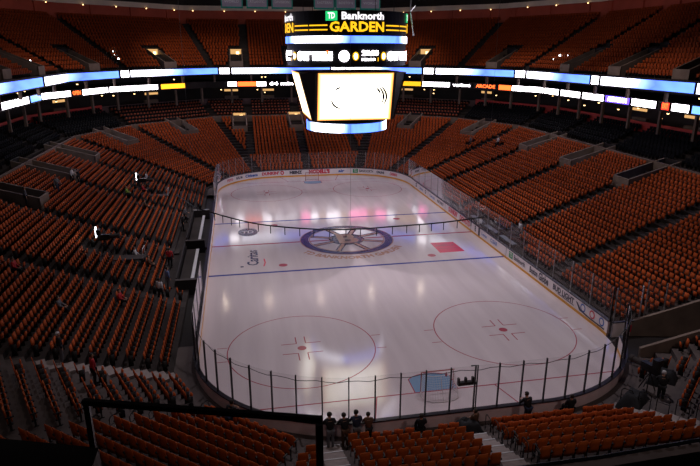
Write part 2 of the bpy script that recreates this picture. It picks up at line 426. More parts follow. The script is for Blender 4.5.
put_text(mb, 'ARBELLA', .5, lambda u, v: (8.85 + u, -3.6 + v, z1 * 1.3), M['red'], w=1.9); strip(mb, [(7.9, -4.5), (9.8, -4.5)], .1, M['red'], z=z1 * 1.3)
mb.build('ice_advert', ice, label='crimson rectangular advert painted on the ice')
mb = MB(); put_text(mb, 'Caritas', 1.0, lambda u, v: (-9.2 - v, -3.7 + u, z1), M['navy'], w=4.0, bold=.03)
strip(mb, [(-8.35, -6.1), (-8.2, -5.2), (-8.25, -4.2)], .12, M['pink'], z=z1); disc(mb, -10.2, -5.9, .16, M['navy'], z=z1)
mb.build('ice_lettering', ice, label='dark script lettering turned sideways on the ice')
mb = MB(); mb.add([(-9.5 + 1.0 * math.cos(i * PI / 16), 4.1 + 1.35 * math.sin(i * PI / 16), z1) for i in range(32)], [tuple(range(32))], M['navy'])
put_text(mb, 'TD', .9, lambda u, v: (-9.5 + u, 4.1 + v, z1 * 1.3), M['white'], w=1.2); mb.build('ice_badge', ice, label='dark oval badge painted on the ice')

# ------------------------------------------------------------------ boards, glass, stanchions
boards = empty('dasher_boards', (0, 0, 0), label='white rink boards with yellow kick strip, adverts and clear glass around the ice', cat='rink boards')
def gap(s):                                   # resurfacer gate on the right, just past the corner
    p, n = rink_pt(s); return p.x > 12.4 and -26.2 < p.y < -23.3
def band(mb, o0, z0, o1, z1, m, skip=True, N=330):
    for i in range(N):
        s0, s1 = PER * i / N, PER * (i + 1) / N
        if skip and gap((s0 + s1) / 2): continue
        a, _ = rink_pt(s0, o0); b, _ = rink_pt(s1, o0); c, _ = rink_pt(s1, o1); d, _ = rink_pt(s0, o1)
        mb.add([(a.x, a.y, z0), (b.x, b.y, z0), (c.x, c.y, z1), (d.x, d.y, z1)], [(0, 1, 2, 3)], m)
mb = MB(); band(mb, 0, 0, 0, 1.02, M['white']); band(mb, .12, 0, .12, 1.02, M['white_out']); bw = mb.build('board_wall', boards)
mb = MB(); band(mb, -.015, 0, -.015, .2, M['yellow']); band(mb, -.015, .2, 0, .2, M['yellow']); mb.build('kick_plate', boards, label='yellow kick strip')
mb = MB(); band(mb, -.03, 1.02, .2, 1.02, M['cap']); band(mb, -.03, 1.08, .2, 1.08, M['cap']); band(mb, -.03, 1.02, -.03, 1.08, M['cap']); band(mb, .2, 1.02, .2, 1.08, M['cap']); mb.build('cap_rail', boards, label='dark cap rail')
# stanchions every 1.22 m at the ends (seen dark against the ice), 2.44 m along the sides
posts = []
s = S_NEAR
near_half = A_ * 0 + Q_ + B_ / 2
n_ = int(near_half / 1.225)
posts += [S_NEAR + i * 1.225 - .60 for i in range(-n_, n_ + 1)]
posts += [S_FAR + i * 1.4 for i in range(-int(near_half / 1.4), int(near_half / 1.4) + 1)]
yy = -A_ + 1.2
while yy < A_ - .5:
    posts.append(sR(yy))
    if abs(yy) > 11.5: posts.append((S_LEFT - yy) % PER)
    yy += 2.44
posts = sorted(set(round(p % PER, 3) for p in posts if not gap(p)))
GT = 3.45
def post_top(s):
    return GT
pm = MB(); pm.box((0, 0, (1.08 + GT) / 2), (.055, .09, GT - 1.08), M['black'])
pmm = pm.mesh('stanchion'); pm2 = MB(); pm2.box((0, 0, (1.08 + GT) / 2), (.025, .06, GT - 1.08), M['alu']); pmm2 = pm2.mesh('stanchion_light')
cnt = 0
for s in posts:
    p, n = rink_pt(s, .07)
    near = p.y < -HY + RR + .3
    o = bpy.data.objects.new('stanchion', pmm if near else pmm2); col.objects.link(o); o.parent = boards
    o.location = (p.x, p.y, 0); o.rotation_euler = (0, 0, math.atan2(n.y, n.x) - PI / 2); cnt += 1
for i in range(len(posts)):
    s0 = posts[i]; s1 = posts[(i + 1) % len(posts)]
    if s1 < s0: s1 += PER
    if s1 - s0 > 3: continue
    if gap((s0 + s1) / 2): continue
    mb = MB(); K = 3 if s1 - s0 < 2 else 2
    for j in range(K):
        a = s0 + .03 + (s1 - s0 - .06) * j / K; b = s0 + .03 + (s1 - s0 - .06) * (j + 1) / K
        p, _ = rink_pt(a, .07); q, _ = rink_pt(b, .07); p2, _ = rink_pt(a, .082); q2, _ = rink_pt(b, .082)
        mb.add([(p.x, p.y, 1.08), (q.x, q.y, 1.08), (q.x, q.y, GT - .02), (p.x, p.y, GT - .02)], [(0, 1, 2, 3)], M['glass'])
        mb.add([(p.x, p.y, GT - .02), (q.x, q.y, GT - .02), (q2.x, q2.y, GT - .02), (p2.x, p2.y, GT - .02)], [(0, 1, 2, 3)], M['grey'])
    mb.build('glass_pane', boards)
# adverts on the ice side of the boards
def on_board(s_c, z_c, off=-.012):
    # text runs left to right for a viewer on the ice: that is towards smaller s
    def fn(u, v):
        p, _ = rink_pt(s_c - u, off); return (p.x, p.y, z_c + v)
    return fn
ZB = .62
def advert(txt, s, h, m, w=None, bold=.03, z=ZB, label=None):
    mb = MB(); put_text(mb, txt, h, on_board(s, z), m, w=w, bold=bold); mb.build('advert', bw, label=label)
def board_rect(mb, s, z, w, h, m, off=-.008):
    K = max(1, int(w / .6))
    for j in range(K):
        a = s - w / 2 + w * j / K; b = s - w / 2 + w * (j + 1) / K
        p, _ = rink_pt(a, off); q, _ = rink_pt(b, off)
        mb.add([(p.x, p.y, z - h / 2), (q.x, q.y, z - h / 2), (q.x, q.y, z + h / 2), (p.x, p.y, z + h / 2)], [(0, 1, 2, 3)], m)
def td_advert(s0, txt, w):
    mb = MB(); board_rect(mb, s0, ZB, .75, .58, M['green']); put_text(mb, 'TD', .38, on_board(s0, ZB, -.02), M['white'], w=.5)
    put_text(mb, txt, .42, on_board(s0 - .6 - w / 2, ZB), M['txt'], w=w, bold=.03); mb.build('advert', bw, label='green square and dark bank lettering')
td_advert(sR(-9.0), 'Banknorth', 2.0)
advert('Boston', sR(-13.1), .5, M['txt'], w=1.3, bold=.05); advert('Globe', sR(-14.7), .6, M['txt'], w=1.5, bold=.05)
advert('BUD LIGHT', sR(-17.6), .42, M['txt'], w=2.9, bold=.05, label='dark BUD LIGHT lettering')
mb = MB(); board_rect(mb, sR(-18.0), .36, 2.2, .06, M['txt']); mb.build('advert', bw)
mb = MB()                                      # three round badges above a dark sweep
for y in (-20.2, -21.3, -22.4):
    for r, m, o in ((.3, M['txtblue'], -.012), (.2, M['white'], -.016)):
        vs = [Vector(on_board(sR(y), .66, o)(r * math.cos(i * PI / 10), r * math.sin(i * PI / 10))) for i in range(20)]
        mb.add(vs, [tuple(range(20))], m if y != -21.3 or r < .25 else M['txtred'])
mb.add([on_board(sR(-21.2), 0)(u, v) for u, v in ((-1.9, .8), (-1.7, .8), (-1.2, .42), (0, .34), (1.6, .36), (1.6, .26), (-.1, .24), (-1.4, .32))], [tuple(range(8))], M['txt'])
mb.build('advert', bw, label='three round badges over a dark curved sweep')
for y, w, m in ((-1.95, .42, 'txt'),):
    mb = MB(); board_rect(mb, sR(y), .55, w, .92, M[m]); mb.build('advert', bw, label='solid black panel')
advert('8', sR(-1.0), .6, M['txt'], w=.35, bold=.06)
advert('Lexus', sR(-3.2), .3, M['txtblue'], w=1.2); advert('CLEAR', sR(-5.4), .36, M['txtblue'], w=1.5)
advert("DUNKIN'", sR(5.4), .55, M['txtred'], w=2.7, bold=.07); advert('DONUTS', sR(1.9), .55, M['txtred'], w=2.8, bold=.07)
advert('MASS ENERGY', sR(9.6), .34, M['txt'], w=2.2, bold=.04); advert('Comcast', sR(12.6), .34, M['txtblue'], w=2.0)
advert('O', sR(15.2), .5, M['txt'], w=.45, bold=.06); advert('Subway', sR(17.0), .34, M['txtblue'], w=1.4); advert('S', sR(19.2), .5, M['txt'], w=.5, bold=.06)
for y in (-8.05, .15, 7.9, 14.2):
    mb = MB(); board_rect(mb, sR(y), .55, .06, .92, M['txt']); mb.build('advert', bw)
def sF(x): return S_FAR - x
advert('PEPSI', sF(-12.6), .34, M['txtred'], w=1.3); advert('AHL 06', sF(-10.7), .34, M['txt'], w=1.2, bold=.06); advert('Citizens', sF(-8.6), .4, M['txtblue'], w=2.0, bold=.06)
advert("DUNKIN'", sF(-5.7), .42, M['txtred'], w=2.5, bold=.07); advert('O', sF(-3.95), .55, M['txtred'], w=.55, bold=.08)
advert('HEINZ', sF(-2.0), .42, M['txt'], w=1.8, bold=.08); advert("MODELL'S", sF(1.5), .55, M['txtred'], w=3.1, bold=.09, label='red MODELLS lettering')
advert('air', sF(4.8), .4, M['txtblue'], w=.9, bold=.06); td_advert(sF(6.9), 'BANKNORTH', 2.1); advert('ONLINE', sF(10.8), .34, M['txt'], w=1.3, bold=.06)
advert('CARMAX', sF(13.2), .4, M['txtred'], w=1.5, bold=.06)

# cable slung inside the near glass (lower edge of the safety net)
mb = MB(); pts = []
ssec = [S_NEAR - near_half + .3 + i * .5 for i in range(int((2 * near_half - .6) / .5))]
for i, s in enumerate(ssec):
    p, _ = rink_pt(s, -.12); pts.append((p.x, p.y, 3.15 - .10 * math.sin(i * .9) ** 2))
mb.tube(pts, .016, M['black'], 5); mb.build('net_cable', label='thin dark cable slung just inside the near end glass', cat='cable')

# gate boards on the right
mb = MB(); g = empty('gate_boards', (12.95, -23.35, 0), label='white board return beside the tunnel at right corner of the rink', cat='gate')
mb.box((1.0, 0, .52), (1.75, .1, 1.0), M['white']); mb.build('gate_panel', g)
mb = MB(); mb.box((1.0, 0, 1.06), (1.9, .16, .07), M['cap']); mb.build('cap_rail', g)
mb = MB(); mb.box((1.35, -.056, .55), (.5, .01, .5), M['txtred']); mb.build('badge', g, label='red badge')
for x in (.12, 1.95): 
    mb = MB(); mb.box((x, 0, 1.75), (.06, .08, 3.4), M['alu']); mb.build('gate_post', g, label='tall pale post')
mb = MB(); mb.box((1.03, .03, 2.25), (1.75, .012, 2.3), M['glass']); mb.build('glass_pane', g)
for i, (x, y) in enumerate(((15.6, -22.9), (16.4, -23.6))):
    g = empty('barrier_glass', (x, y, 0), math.radians(-12), label=('pale post and glass screen beside the tunnel mouth, nearer the boards', 'pale post and glass screen beside the tunnel mouth, farther from the boards')[i], cat='glass screen')
    mb = MB(); mb.box((0, 0, 1.8), (.06, .06, 3.6), M['alu']); mb.build('post', g)
    mb = MB(); mb.box((.45, 0, 2.0), (.8, .012, 2.8), M['glass']); mb.build('glass_pane', g)

# ------------------------------------------------------------------ goals
def goal(y, sg, label):
    g = empty('hockey_goal', (0, y, 0), 0 if sg < 0 else PI, label=label, cat='goal')
    w, h = .915, 1.22
    for sx in (-1, 1):
        mb = MB(); mb.tube([(sx * w, 0, 0), (sx * w, 0, h)], .03, M['goalred'], 10); mb.build('goal_post', g)
    mb = MB(); mb.tube([(-w - .03, 0, h), (w + .03, 0, h)], .03, M['goalred'], 10); mb.build('crossbar', g)
    base = [(-w, 0, .03), (-w - .12, -.45, .03), (-w - .02, -.85, .03), (-w * .6, -1.08, .03), (0, -1.14, .03), (w * .6, -1.08, .03), (w + .02, -.85, .03), (w + .12, -.45, .03), (w, 0, .03)]
    mb = MB(); mb.tube(base, .03, M['netcord'], 8); mb.build('base_frame', g, label='pale base rail')
    top = [(-w, 0, h), (-w + .1, -.35, h), (-.4, -.52, h), (.4, -.52, h), (w - .1, -.35, h), (w, 0, h)]
    mb = MB(); mb.tube(top, .018, M['netcord'], 6); mb.tube([(0, -.52, h), (0, -.75, .6), (0, -1.12, .05)], .018, M['netcord'], 6); mb.build('top_frame', g)
    mb = MB()
    def lerp(pl, t):
        x = t * (len(pl) - 1); i = min(int(x), len(pl) - 2); a, b = Vector(pl[i]), Vector(pl[i + 1]); return a.lerp(b, x - i)
    for i in range(31):
        t = i / 30; mb.tube([lerp(top, t), lerp(top, t).lerp(lerp(base, t), .5) + Vector((0, -.06, 0)), lerp(base, t)], .006, M['netcord'], 3)
    for j in range(1, 11):
        mb.tube([lerp(top, i / 20).lerp(lerp(base, i / 20), j / 11) for i in range(21)], .006, M['netcord'], 3)
    mb.build('net', g)
    mb = MB(); mb.lathe((.25, -.62, h + .02), [(.05, 0), (.05, .16), (.025, .2), (.025, .24)], M['red'], 10); mb.build('water_bottle', g)
goal(-27.13, -1, 'near goal with red frame and white net behind the glass'); goal(27.13, 1, 'far goal with red frame by the distant end boards')
bpy.data.objects['hockey_goal'].rotation_euler = (0, 0, 0)

# ------------------------------------------------------------------ seats
def shell(mb, m, w, z0, z1, y0, y1, th, bow=.035, taper=.88, n=5):
    """curved seat back / pan: front and back skins"""
    vs = []; rows = 4
    for side_ in (0, 1):
        for j in range(rows):
            v = j / (rows - 1); ww = w / 2 * (1 if v < .7 else 1 - (1 - taper) * (v - .7) / .3)
            for i in range(n):
                u = i / (n - 1) * 2 - 1
                vs.append((ww * u, y0 + (y1 - y0) * v + bow * u * u + (th if side_ else 0) - (0 if side_ else 0), z0 + (z1 - z0) * v - (.03 * u * u if j == rows - 1 else 0)))
    o = rows * n; fs = []
    for j in range(rows - 1):
        for i in range(n - 1):
            a = j * n + i; fs.append((a, a + 1, a + n + 1, a + n)); fs.append((o + a, o + a + n, o + a + n + 1, o + a + 1))
    for j in range(rows - 1):
        a = j * n; fs.append((a, a + n, o + a + n, o + a)); a += n - 1; fs.append((a, o + a, o + a + n, a + n))
    for i in range(n - 1):
        a = i; fs.append((a, o + a, o + a + 1, a + 1)); a = (rows - 1) * n + i; fs.append((a, a + 1, o + a + 1, o + a))
    mb.add(vs, fs, m)
def seat_parts(mseat):
    a = MB(); shell(a, mseat, .44, .30, .97, -.12, -.20, .035)
    b = MB(); shell(b, mseat, .38, .36, .70, .06, .03, .045, bow=-.02, taper=.9)
    out = [('seat_back', a.mesh('seat_back', True)), ('seat_pan', b.mesh('seat_pan', True))]
    for x in (-.235, .235):
        c = MB(); c.box((x, -.02, .3), (.022, .07, .6), M['frame']); c.box((x, .0, .61), (.045, .30, .05), M['frame']); c.box((x, 0, .012), (.05, .2, .03), M['frame'])
        out.append(('armrest', c.mesh('armrest')))
    return out
PARTS = seat_parts(M['seat_near'])
def low_seat(mseat, mpan=None, w=.44):
    m = MB(); m.box((0, -.20, .68), (w, .045, .46), mseat, rx=.12, taper=.92); m.box((0, .13, .52), (w * .76, .07, .30), mpan or mseat, rx=-.15, taper=.85)
    m.box((.245, -.02, .32), (.03, .26, .64), M['frame']); return m
LOW = low_seat(M['seat'], w=.38); LOWB = low_seat(M['seat_b'], w=.42); LOWC = low_seat(M['club'], w=.48); LOWD = low_seat(M['club'], M['clubred'], w=.46)

AIS = {0: [-13.8, -3.8, 6.5, 17.0], 6: [14.0, 3.5, -7.7, -17.4], 3: [-8.2, 0, 8.2], 9: [-6.55, .2]}
AW = {0: .55, 6: .55, 3: .5, 9: .58}
VOM = {0: [6.4, -3.8, 16.6], 6: [-8.8, 1.2, -19.4], 3: [-9.6, .2, 9.6], 1: [None], 2: [None], 4: [None], 5: [None]}
def vom_t(k, D):
    out = []
    for t in VOM.get(k, []):
        if t is None:
            a, b = trange(k, D); out.append((a + b) / 2)
        else: out.append(t)
    return out
BLOCK = {0: 'right side block', 1: 'far right corner block', 2: 'far right end block', 3: 'far end block', 4: 'far left end block', 5: 'far left corner block', 6: 'left side block',
         7: 'near left corner block', 8: 'near left end block', 9: 'near end block', 10: 'near right end block', 11: 'near right corner block'}
def row_spans(k, D, edge=.55, ais=None):
    a, b = trange(k, D); ea, eb = edge, edge
    if k == 9: ea, eb = .12, .12
    if k == 8: eb = .15
    if k == 10: ea = 1.15
    if k == 11 and D < 9 * LP: b = cut11(D); eb = .3
    if k in (7,): ea = 1.3
    if k == 6: eb = .2
    a += ea; b -= eb
    cuts = sorted((ais or AIS).get(k, [])); out = []; x = a; w = AW.get(k, .5)
    for c in cuts:
        if c - w > x and c + w < b: out.append((x, c - w)); x = c + w
    out.append((x, b)); return out
ORD = ['first', 'second', 'third', 'fourth', 'fifth', 'sixth', 'seventh', 'eighth', 'ninth', 'tenth', 'eleventh', 'twelfth', 'thirteenth', 'fourteenth', 'fifteenth', 'sixteenth', 'seventeenth', 'eighteenth', 'nineteenth', 'twentieth',
       'twenty-first', 'twenty-second', 'twenty-third', 'twenty-fourth', 'twenty-fifth', 'twenty-sixth', 'twenty-seventh', 'twenty-eighth', 'twenty-ninth', 'thirtieth']
def ordw(i): return ORD[i] if i < len(ORD) else ORD[i % 10 + 10] + ' plus twenty'
PPXY = [(-17.4, -26.6), (-19.4, -24.6), (-26.0, 8.3), (-26.3, 7.3), (-26.6, 3.2), (-15.9, -7.2), (-15.6, -11.6), (-15.9, -13.8), (-18.0, -16.6), (-24.3, -15.6), (-20.6, 15.6), (-21.2, 14.2), (-20.4, 11.2), (-21.6, 8.6), (-18.4, -7.9), (-27.5, -2.4), (26.0, 23.4), (25.4, 22.0), (15.6, -5.2), (23.6, 27.4), (-19.4, 5.2), (-17.2, -9.3), (-20.8, -19.4)]
CLEAR = [(x, y, .62, .38) for x, y in PPXY] + [(-19.9, 12.3, 2.3, .85), (-19.7, -8.5, 2.3, .85), (9.15, -31.3, 1.2, 1.1), (10.9, -30.3, 1.3, 1.3), (10.3, -31.5, .5, .6)]
def gen(kind):
    seats = []
    if kind == 'loge': R_ = [(i, i * LP + .42, Z0 + LR * i) for i in range(LN)]; pitch = .53; ks = range(12)
    elif kind == 'club': R_ = [(i, CD0 + i * CP + .42, zc0 + CR * i) for i in range(CN)]; pitch = .56; ks = side
    else: R_ = [(i, BD0 + i * BP + .42, zb0 + BR * i) for i in range(BN)]; pitch = .52; ks = side
    for k in ks:
        for i, D, z in R_:
            for bi, (a, b) in enumerate(row_spans(k, D)):
                n = int((b - a) / pitch)
                if n < 1: continue
                off = (b - a - n * pitch) / 2
                for j in range(n):
                    t = a + off + (j + .5) * pitch; p = P(k, D, t, z)
                    d = seen(p)
                    if d is None: continue
                    if kind == 'loge' and D > 12.3 and any(abs(t - v) < 1.55 for v in vom_t(k, 14)): continue
                    if kind == 'balcony' and i < 6 and any(abs(t - v) < 1.5 for v in vom_t(k, 19)): continue
                    if p.y < -36.2: continue
                    if kind == 'loge' and k == 6 and i < 2 and abs(p.y) < 12.5: continue
                    if kind == 'loge' and k == 0 and i < 1 and abs(p.y + 1.6) < 6.5: continue
                    if kind == 'loge' and any(abs(p.x - ex) < hx_ and abs(p.y - ey) < hy_ for ex, ey, hx_, hy_ in CLEAR): continue
                    if kind == 'loge' and k == 9 and i == 0 and (abs(p.x + 2.3) < .5 or abs(p.x - 5.4) < .3): continue
                    if kind == 'loge' and k == 9 and i < 1 and p.x > .2 and p.x < 1.2: continue
                    seats.append((d, k, i, bi, j, n, p))
    return sorted(seats, key=lambda r: r[0])
def rot_of(k): return math.radians(ANG[k]) + PI / 2          # local +Y faces the rink
def mass(name, low, seats, **kw):
    V0 = np.array(low.v); F0 = low.f; nv = len(V0); N = len(seats)
    allv = np.zeros((N, nv, 3)); 
    for q, sdat in enumerate(seats):
        a = rot_of(sdat[1]); c, s_ = math.cos(a), math.sin(a); p = sdat[6]; jz = random.uniform(-.012, .012)
        allv[q, :, 0] = V0[:, 0] * c - V0[:, 1] * s_ + p.x; allv[q, :, 1] = V0[:, 0] * s_ + V0[:, 1] * c + p.y; allv[q, :, 2] = V0[:, 2] + p.z + jz
    Fa = np.array(F0)                                         # all quads
    allf = (Fa[None] + (np.arange(N) * nv)[:, None, None]).reshape(-1)
    me = bpy.data.meshes.new(name); me.vertices.add(N * nv); me.vertices.foreach_set('co', allv.reshape(-1))
    nf = N * len(F0); me.loops.add(nf * 4); me.loops.foreach_set('vertex_index', allf.astype(np.int32))
    me.polygons.add(nf); me.polygons.foreach_set('loop_start', np.arange(nf, dtype=np.int32) * 4)
    for m in low.m: me.materials.append(m)
    me.polygons.foreach_set('material_index', np.tile(np.array(low.mi, dtype=np.int32), N)); me.update(calc_edges=True); me.validate()
    o = bpy.data.objects.new(name, me); col.objects.link(o); return tag(o, **kw)
def aisle_phrase(k, bi, j, n):
    up_ = (k in (7, 8, 9, 10, 11))             # near stands: low numbers are at the left as seen in the photo
    if j < n / 2: return ordw(j) + (' from left end' if up_ or k == 0 and 0 else ' from right end' if k in (2, 3, 4) else ' from near end' if k in (0, 1) else ' from far end')
    return ordw(n - 1 - j) + (' from right end' if up_ else ' from left end' if k in (2, 3, 4) else ' from far end' if k in (0, 1) else ' from near end')
BL9 = ['left part', 'middle part', 'right part']
loge = gen('loge'); top = loge[:300]; rest = loge[300:]
for d, k, i, bi, j, n, p in top:
    r = empty('stadium_chair', p, rot_of(k))
    blk = BLOCK[k] + ((' ' + BL9[min(bi, 2)]) if k == 9 else '')
    tag(r, 'orange seat, ' + ordw(i) + ' row, ' + aisle_phrase(k, bi, j, n) + ', ' + blk, 'seat', 'orange folding seats of the near rows')
    for nm, me in PARTS:
        o = bpy.data.objects.new(nm, me); col.objects.link(o); o.parent = r
mass('stadium_chairs', LOW, rest, kind='stuff', label='orange folding seats filling the rest of the lower bowl', cat='seats')
club = gen('club'); cs = [c for c in club if c[1] in (0, 1, 5, 6)]; ce = [c for c in club if c[1] in (2, 3, 4)]
lowc_m = LOWC.mesh('club_seat'); lowb_m = LOWB.mesh('balcony_chair')
def singles(name, me, seats, word, grp, cat='seat'):
    for d, k, i, bi, j, n, p in seats:
        o = bpy.data.objects.new(name, me); col.objects.link(o); o.location = p; o.rotation_euler = (0, 0, rot_of(k))
        extra = BLOCK[k]
        if k in (0, 6, 3): extra = extra.replace(' block', '') + ' ' + ordw(bi) + ' bay'
        tag(o, '%s seat, %s row, %s, %s' % (word, ordw(i), aisle_phrase(k, bi, j, n), extra), cat, grp)
singles('club_chair', lowc_m, cs[:300], 'black', 'black seats of the club rows')
mass('club_chairs', LOWC, cs[300:], kind='stuff', label='black seats filling the rest of the side club rows', cat='seats')
mass('end_chairs', LOWD, ce, kind='stuff', label='dark seats with red pads in the top rows at the far end', cat='seats')
balc = gen('balcony')
singles('balcony_chair', lowb_m, balc[:300], 'amber balcony', 'amber seats of the upper balcony')
mass('balcony_chairs', LOWB, balc[300:], kind='stuff', label='amber seats filling the rest of the upper balcony', cat='seats')

# ------------------------------------------------------------------ aisle stairs
def stairs(k, t, w, rows, D0, p_, r_, z0, name, label, m):
    mb = MB()
    for i in rows:
        Dq = D0 + i * p_; ta, tb = trange(k, Dq + .42)
        if k != 9 and not (ta + 1.15 < t < tb - 1.15): continue
        if Dq > 11.8 and any(abs(t - v) < 2.0 for v in vom_t(k, 14)): continue
        if k == 6 and i < 2 and abs(t) < 12 or k == 0 and i < 1 and abs(t) < 9: continue
        if k == 9: mb.box(P(k, Dq + .03, t, z0 + r_ * i + .02), (.06, w, .025), M['lightgrey'], rz=math.radians(ANG[k]))
        for h in (0, 1):
            D = D0 + i * p_ + (0 if h == 0 else -p_ / 2); z = z0 + r_ * i - (0 if h == 0 else r_ / 2)
            if i == 0 and h == 1: continue
            c = P(k, D + (.22 if h else .02) + .0, t, z + .012 - (r_ / 4 if h else 0)); 
            if h: mb.box(P(k, D + p_ / 4, t, z - r_ / 4 + .01), (p_ / 2, w, r_ / 2), m, rz=math.radians(ANG[k]))
            else: mb.box(P(k, D + .2, t, z + .006), (.4, w, .012), m, rz=math.radians(ANG[k]))
    if mb.v: return mb.build(name, label=label, cat='stairs', group='aisle stairs of the bowl')
stn = {(9, 0): 'pale concrete steps below the four people at the glass', (9, 1): 'pale concrete steps with handrails below the near goal'}
for k, ts in AIS.items():
    for q, t in enumerate(ts):
        lab = stn.get((k, q), 'aisle steps, %s from the near end, %s' % (ordw(q if k != 6 else len(ts) - 1 - q), BLOCK[k].replace(' block', ' stand')))
        if k == 3: lab = 'aisle steps, %s from the left, far end stand' % ordw(2 - q)
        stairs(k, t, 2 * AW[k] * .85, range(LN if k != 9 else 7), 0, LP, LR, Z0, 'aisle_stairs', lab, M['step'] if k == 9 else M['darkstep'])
for k, lab in ((10, 'near right'), (7, 'near left')):
    mb = MB()
    for i in range(8):
        D = i * LP; a, b = trange(k, D); t = a + .55
        mb.box(P(k, D + .2, t, Z0 + LR * i + .006), (.42, 1.0, .012), M['step'], rz=math.radians(ANG[k]))
        if i: mb.box(P(k, D - .2, t, Z0 + LR * (i - .75) + .02), (.4, 1.0, LR / 2), M['step'], rz=math.radians(ANG[k]))
    mb.build('aisle_stairs', label='pale concrete steps cutting down the %s corner' % lab, cat='stairs', group='aisle stairs of the bowl')
# balcony aisles (dark strips between seat bays) and lower bay handrails near the camera
def handrail(k, D, t, z, lab):
    r = empty('handrail', P(k, D, t, z), rot_of(k), label=lab, cat='handrail', group='black loop handrails at the row ends')
    mb = MB(); mb.tube([(0, -.25, 0), (0, -.25, .8), (0, -.15, .9), (0, .2, .9), (0, .3, .8), (0, .3, 0)], .022, M['black'], 6); mb.build('rail_loop', r)
    mb = MB(); mb.tube([(0, -.25, .5), (0, .3, .5)], .015, M['black'], 6); mb.build('cross_bar', r)
for i in range(6): handrail(9, i * LP + .5, .93, Z0 + LR * i, 'black loop handrail beside the goal stairs, %s row' % ordw(i))
for i in range(7): handrail(10, i * LP + .5, trange(10, i * LP)[0] + 1.12, Z0 + LR * i, 'black loop handrail on near right corner steps, %s row' % ordw(i))
for i in range(7): handrail(8, i * LP + .5, trange(8, i * LP)[0] + .6, Z0 + LR * i, 'black loop handrail on near left corner steps, %s row' % ordw(i))

# ------------------------------------------------------------------ entrance tunnels (vomitories)
def vomitory(k, t, D0, D1, z0, wall_h, w, lab, lit, grp):
    r = empty('entrance_tunnel', P(k, D0, t, z0), math.radians(ANG[k]), label=lab, cat='entrance', group=grp)
    L = D1 - D0; zt_ = wall_h
    for sx in (-1, 1):
        mb = MB(); y = sx * w / 2
        vs = [(0, y - .1, 0), (L, y - .1, 0), (L, y + .1, 0), (0, y + .1, 0), (0, y - .1, 1.05), (L, y - .1, zt_), (L, y + .1, zt_), (0, y + .1, 1.05)]
        mb.add(vs, [(0, 3, 2, 1), (4, 5, 6, 7), (0, 1, 5, 4), (1, 2, 6, 5), (2, 3, 7, 6), (3, 0, 4, 7)], M['conc']); mb.build('side_wall', r)
    mb = MB(); mb.box((.0, 0, .5), (.16, w + .2, 1.05), M['conc']); mb.build('front_wall', r)
    mb = MB(); mb.box((L, 0, zt_ / 2), (.12, w, zt_), M['warmdim'] if lit else M['dark']); mb.build('opening', r, label='lit doorway' if lit else 'dark doorway')
    mb = MB(); mb.box((L / 2, 0, .03), (L, w, .06), M['tread']); mb.build('landing', r)
    if lit:
        mb = MB(); mb.box((L - .1, -.3, zt_ * .62), (.05, .5, zt_ * .5), M['warm']); mb.build('lamp', r, label='bright warm light in the doorway')
for k in (0, 1, 2, 3, 4, 5, 6):
    ts = vom_t(k, 14)
    for q, t in enumerate(ts):
        nm = BLOCK[k].replace(' block', '')
        pos = ordw(q) + ' of the ' + nm if len(ts) > 1 else nm
        zb = zl(12.3)
        vomitory(k, t, 12.3, 17.6, zb, 2.55, 2.2, 'brown concrete entrance tunnel above the orange rows, ' + pos, k == 3 and q > 0, 'entrance tunnels of the lower bowl')
        t2 = t if len(ts) > 1 else sum(trange(k, 19)) / 2
        vomitory(k, t2, BD0 + .1, BD0 + 4.6, zb0, 2.9, 2.0, 'pale concrete entrance tunnel in the balcony, ' + pos, k in (2, 4) or (k == 3 and q == 2), 'entrance tunnels of the balcony')

